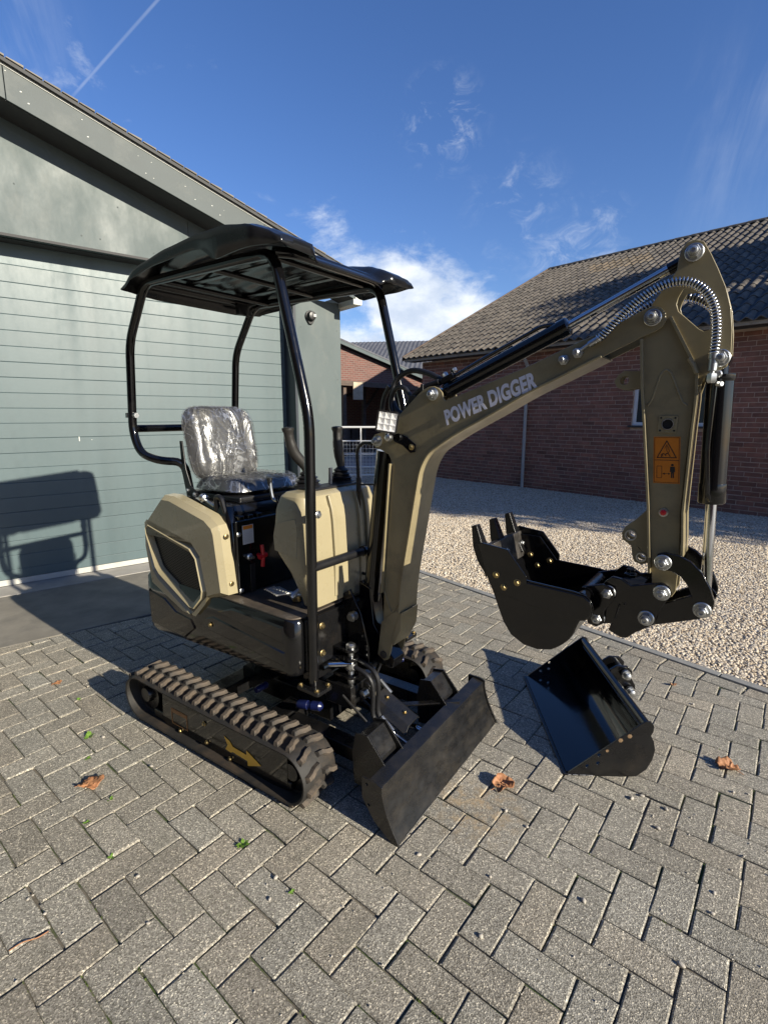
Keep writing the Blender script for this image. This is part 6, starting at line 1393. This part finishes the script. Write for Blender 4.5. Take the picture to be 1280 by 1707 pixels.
# moss tufts along joints
m = MB(); r = random.Random(99)
for k in range(9000):
    a = r.randint(-16, 16); c = r.randint(-16, 20); 
    if (a * 7 + c * 13) % 5 > 1: continue
    if r.random() < .5: p = A0 + LX * (a + r.random()) + LY * c
    else: p = A0 + LX * a + LY * (c + r.random())
    d = (int(math.floor(a)) - c) % 4
    if noise.noise(Vector((p.x * 1.6, p.y * 1.6, 2))) < .20: continue
    if (p - KP).dot(KN) < .18 or (p - SP).dot(SN) < 0: continue
    q = r.uniform(.0016, .0042); m.add([(p.x - q, p.y, -.0075), (p.x + q, p.y - q, -.010), (p.x, p.y + q, -.010), (p.x + r.uniform(-q, q), p.y, -.002 + r.random() * .0055)], [(0, 1, 3), (1, 2, 3), (2, 0, 3)])
put(m, 'joint_moss', moss_m, None, smooth=0, kind='stuff', label='moss growing in the paving joints', category='moss')
pr_ = random.Random(5)
PEB = []
for k in range(4):
    bm = bmesh.new(); bmesh.ops.create_icosphere(bm, subdivisions=2, radius=1)
    for v in bm.verts: v.co *= 1 + .25 * noise.noise(v.co * 1.3 + Vector((k * 5, 0, 0)))
    me = bpy.data.meshes.new('pebble'); bm.to_mesh(me); bm.free(); me.materials.append(grit_m); me.polygons.foreach_set('use_smooth', [True] * len(me.polygons)); PEB.append(me)
for i, (x, y) in enumerate([(1.001, 1.614), (1.022, 1.775), (.975, 1.762), (1.397, 1.795), (1.450, 1.785), (.464, 1.697), (.523, 1.620), (.347, 1.415), (1.042, 1.357), (.994, 1.290), (-.353, 1.412), (-1.026, 1.289), (-1.11, 1.337), (-1.315, 2.150), (1.612, 2.427), (1.08, 1.706), (-.805, 1.417), (-.356, 1.337), (.815, 1.143), (.40, 3.55), (.22, 3.2), (.75, 3.0), (1.35, 2.85), (-.45, 1.72), (.12, 1.50), (.62, 1.33), (1.25, 2.3), (-.70, 1.26), (.28, 1.22), (-1.0, 1.95)]):
    s = pr_.uniform(.0045, .0075); o = link('pebble', PEB[i % 4], None, (x, y, s * .55)); o.scale = (s * pr_.uniform(1, 1.5), s, s * pr_.uniform(.6, .9)); o.rotation_euler = (0, 0, pr_.uniform(0, 6))
    o['label'] = 'small pale pebble lying loose on the grey pavers'; o['category'] = 'pebble'; o['group'] = 'loose pebbles on the pavers'
m = MB(); r = random.Random(17)
for k in range(1500):   # grit scattered along the kerb and over the stones
    if k < 700: p = KP + KD * r.uniform(-1.5, 3.5) + KN * (.02 + abs(r.gauss(0, .22)))
    else: p = Vector((r.uniform(-1.8, 2), r.uniform(.9, 4)))
    if (p - KP).dot(KN) < 0 or (p - SP).dot(SN) < 0: continue
    q = r.uniform(.0012, .0032); z = .0012; m.add([(p.x - q, p.y - q, z), (p.x + q, p.y - q * .7, z), (p.x + q * .8, p.y + q, z), (p.x - q, p.y + q * .6, z), (p.x, p.y, z + q * 1.3)], [(0, 1, 4), (1, 2, 4), (2, 3, 4), (3, 0, 4)])
put(m, 'grit', grit_m, None, smooth=0, kind='stuff', label='fine grit strewn over the paving', category='grit')

# ------------------------------------------------------------------ trees beyond the right edge of the picture, whose shade falls on roof and gravel
def tree(x, y, h, cr_, cz, n, label, seed, lf=.11):
    r = random.Random(seed); t = thing('tree', label, 'tree', (x, y, 0)); m = MB(); ra, rz_ = cr_
    m.tube(spline([(0, 0, -.1), (.05, 0, h * .25), (-.05, .05, h * .5), (0, 0, h * .85)], 4), [.17 * (1 - .07 * k) for k in range(13)], 10)
    for k in range(18):
        a = r.uniform(0, 6.28); z = h * r.uniform(.3, .75); l = ra * r.uniform(.6, 1)
        m.tube([(0, 0, z), (l * .5 * math.cos(a), l * .5 * math.sin(a), z + l * .3), (l * math.cos(a), l * math.sin(a), z + l * .45)], [.05, .03, .012], 6)
    put(m, 'trunk', bark, t); m = MB(); cl = []
    while len(cl) < 48:
        p = Vector((r.uniform(-1, 1), r.uniform(-1, 1), r.uniform(-1, 1)))
        if p.length < .95: cl.append((p.x * ra, p.y * ra, cz + p.z * rz_, r.uniform(.22, .38) * ra))
    for k in range(n):
        c = r.choice(cl); p = Vector((r.gauss(0, 1), r.gauss(0, 1), r.gauss(0, 1))).normalized() * c[3] * r.uniform(.4, 1); p += Vector(c[:3])
        u = Vector((r.gauss(0, 1), r.gauss(0, 1), r.gauss(0, 1))).normalized(); v = u.orthogonal().normalized(); s = lf * r.uniform(.6, 1.2)
        m.add([p - u * s, p + v * s * .5, p + u * s, p - v * s * .5], [(0, 1, 2, 3)])
    put(m, 'crown', tree_leaf, t, smooth=0)
tree(15.9, 3.5, 10.0, (3.0, 3.2), 6.4, 26000, 'tall leafy tree standing beyond the right side of the yard', 4, .14)
tree(13.7, .7, 9.0, (2.2, 2.8), 5.9, 15000, 'thinner tree standing nearer the yard, in front of the tall one', 9, .12)
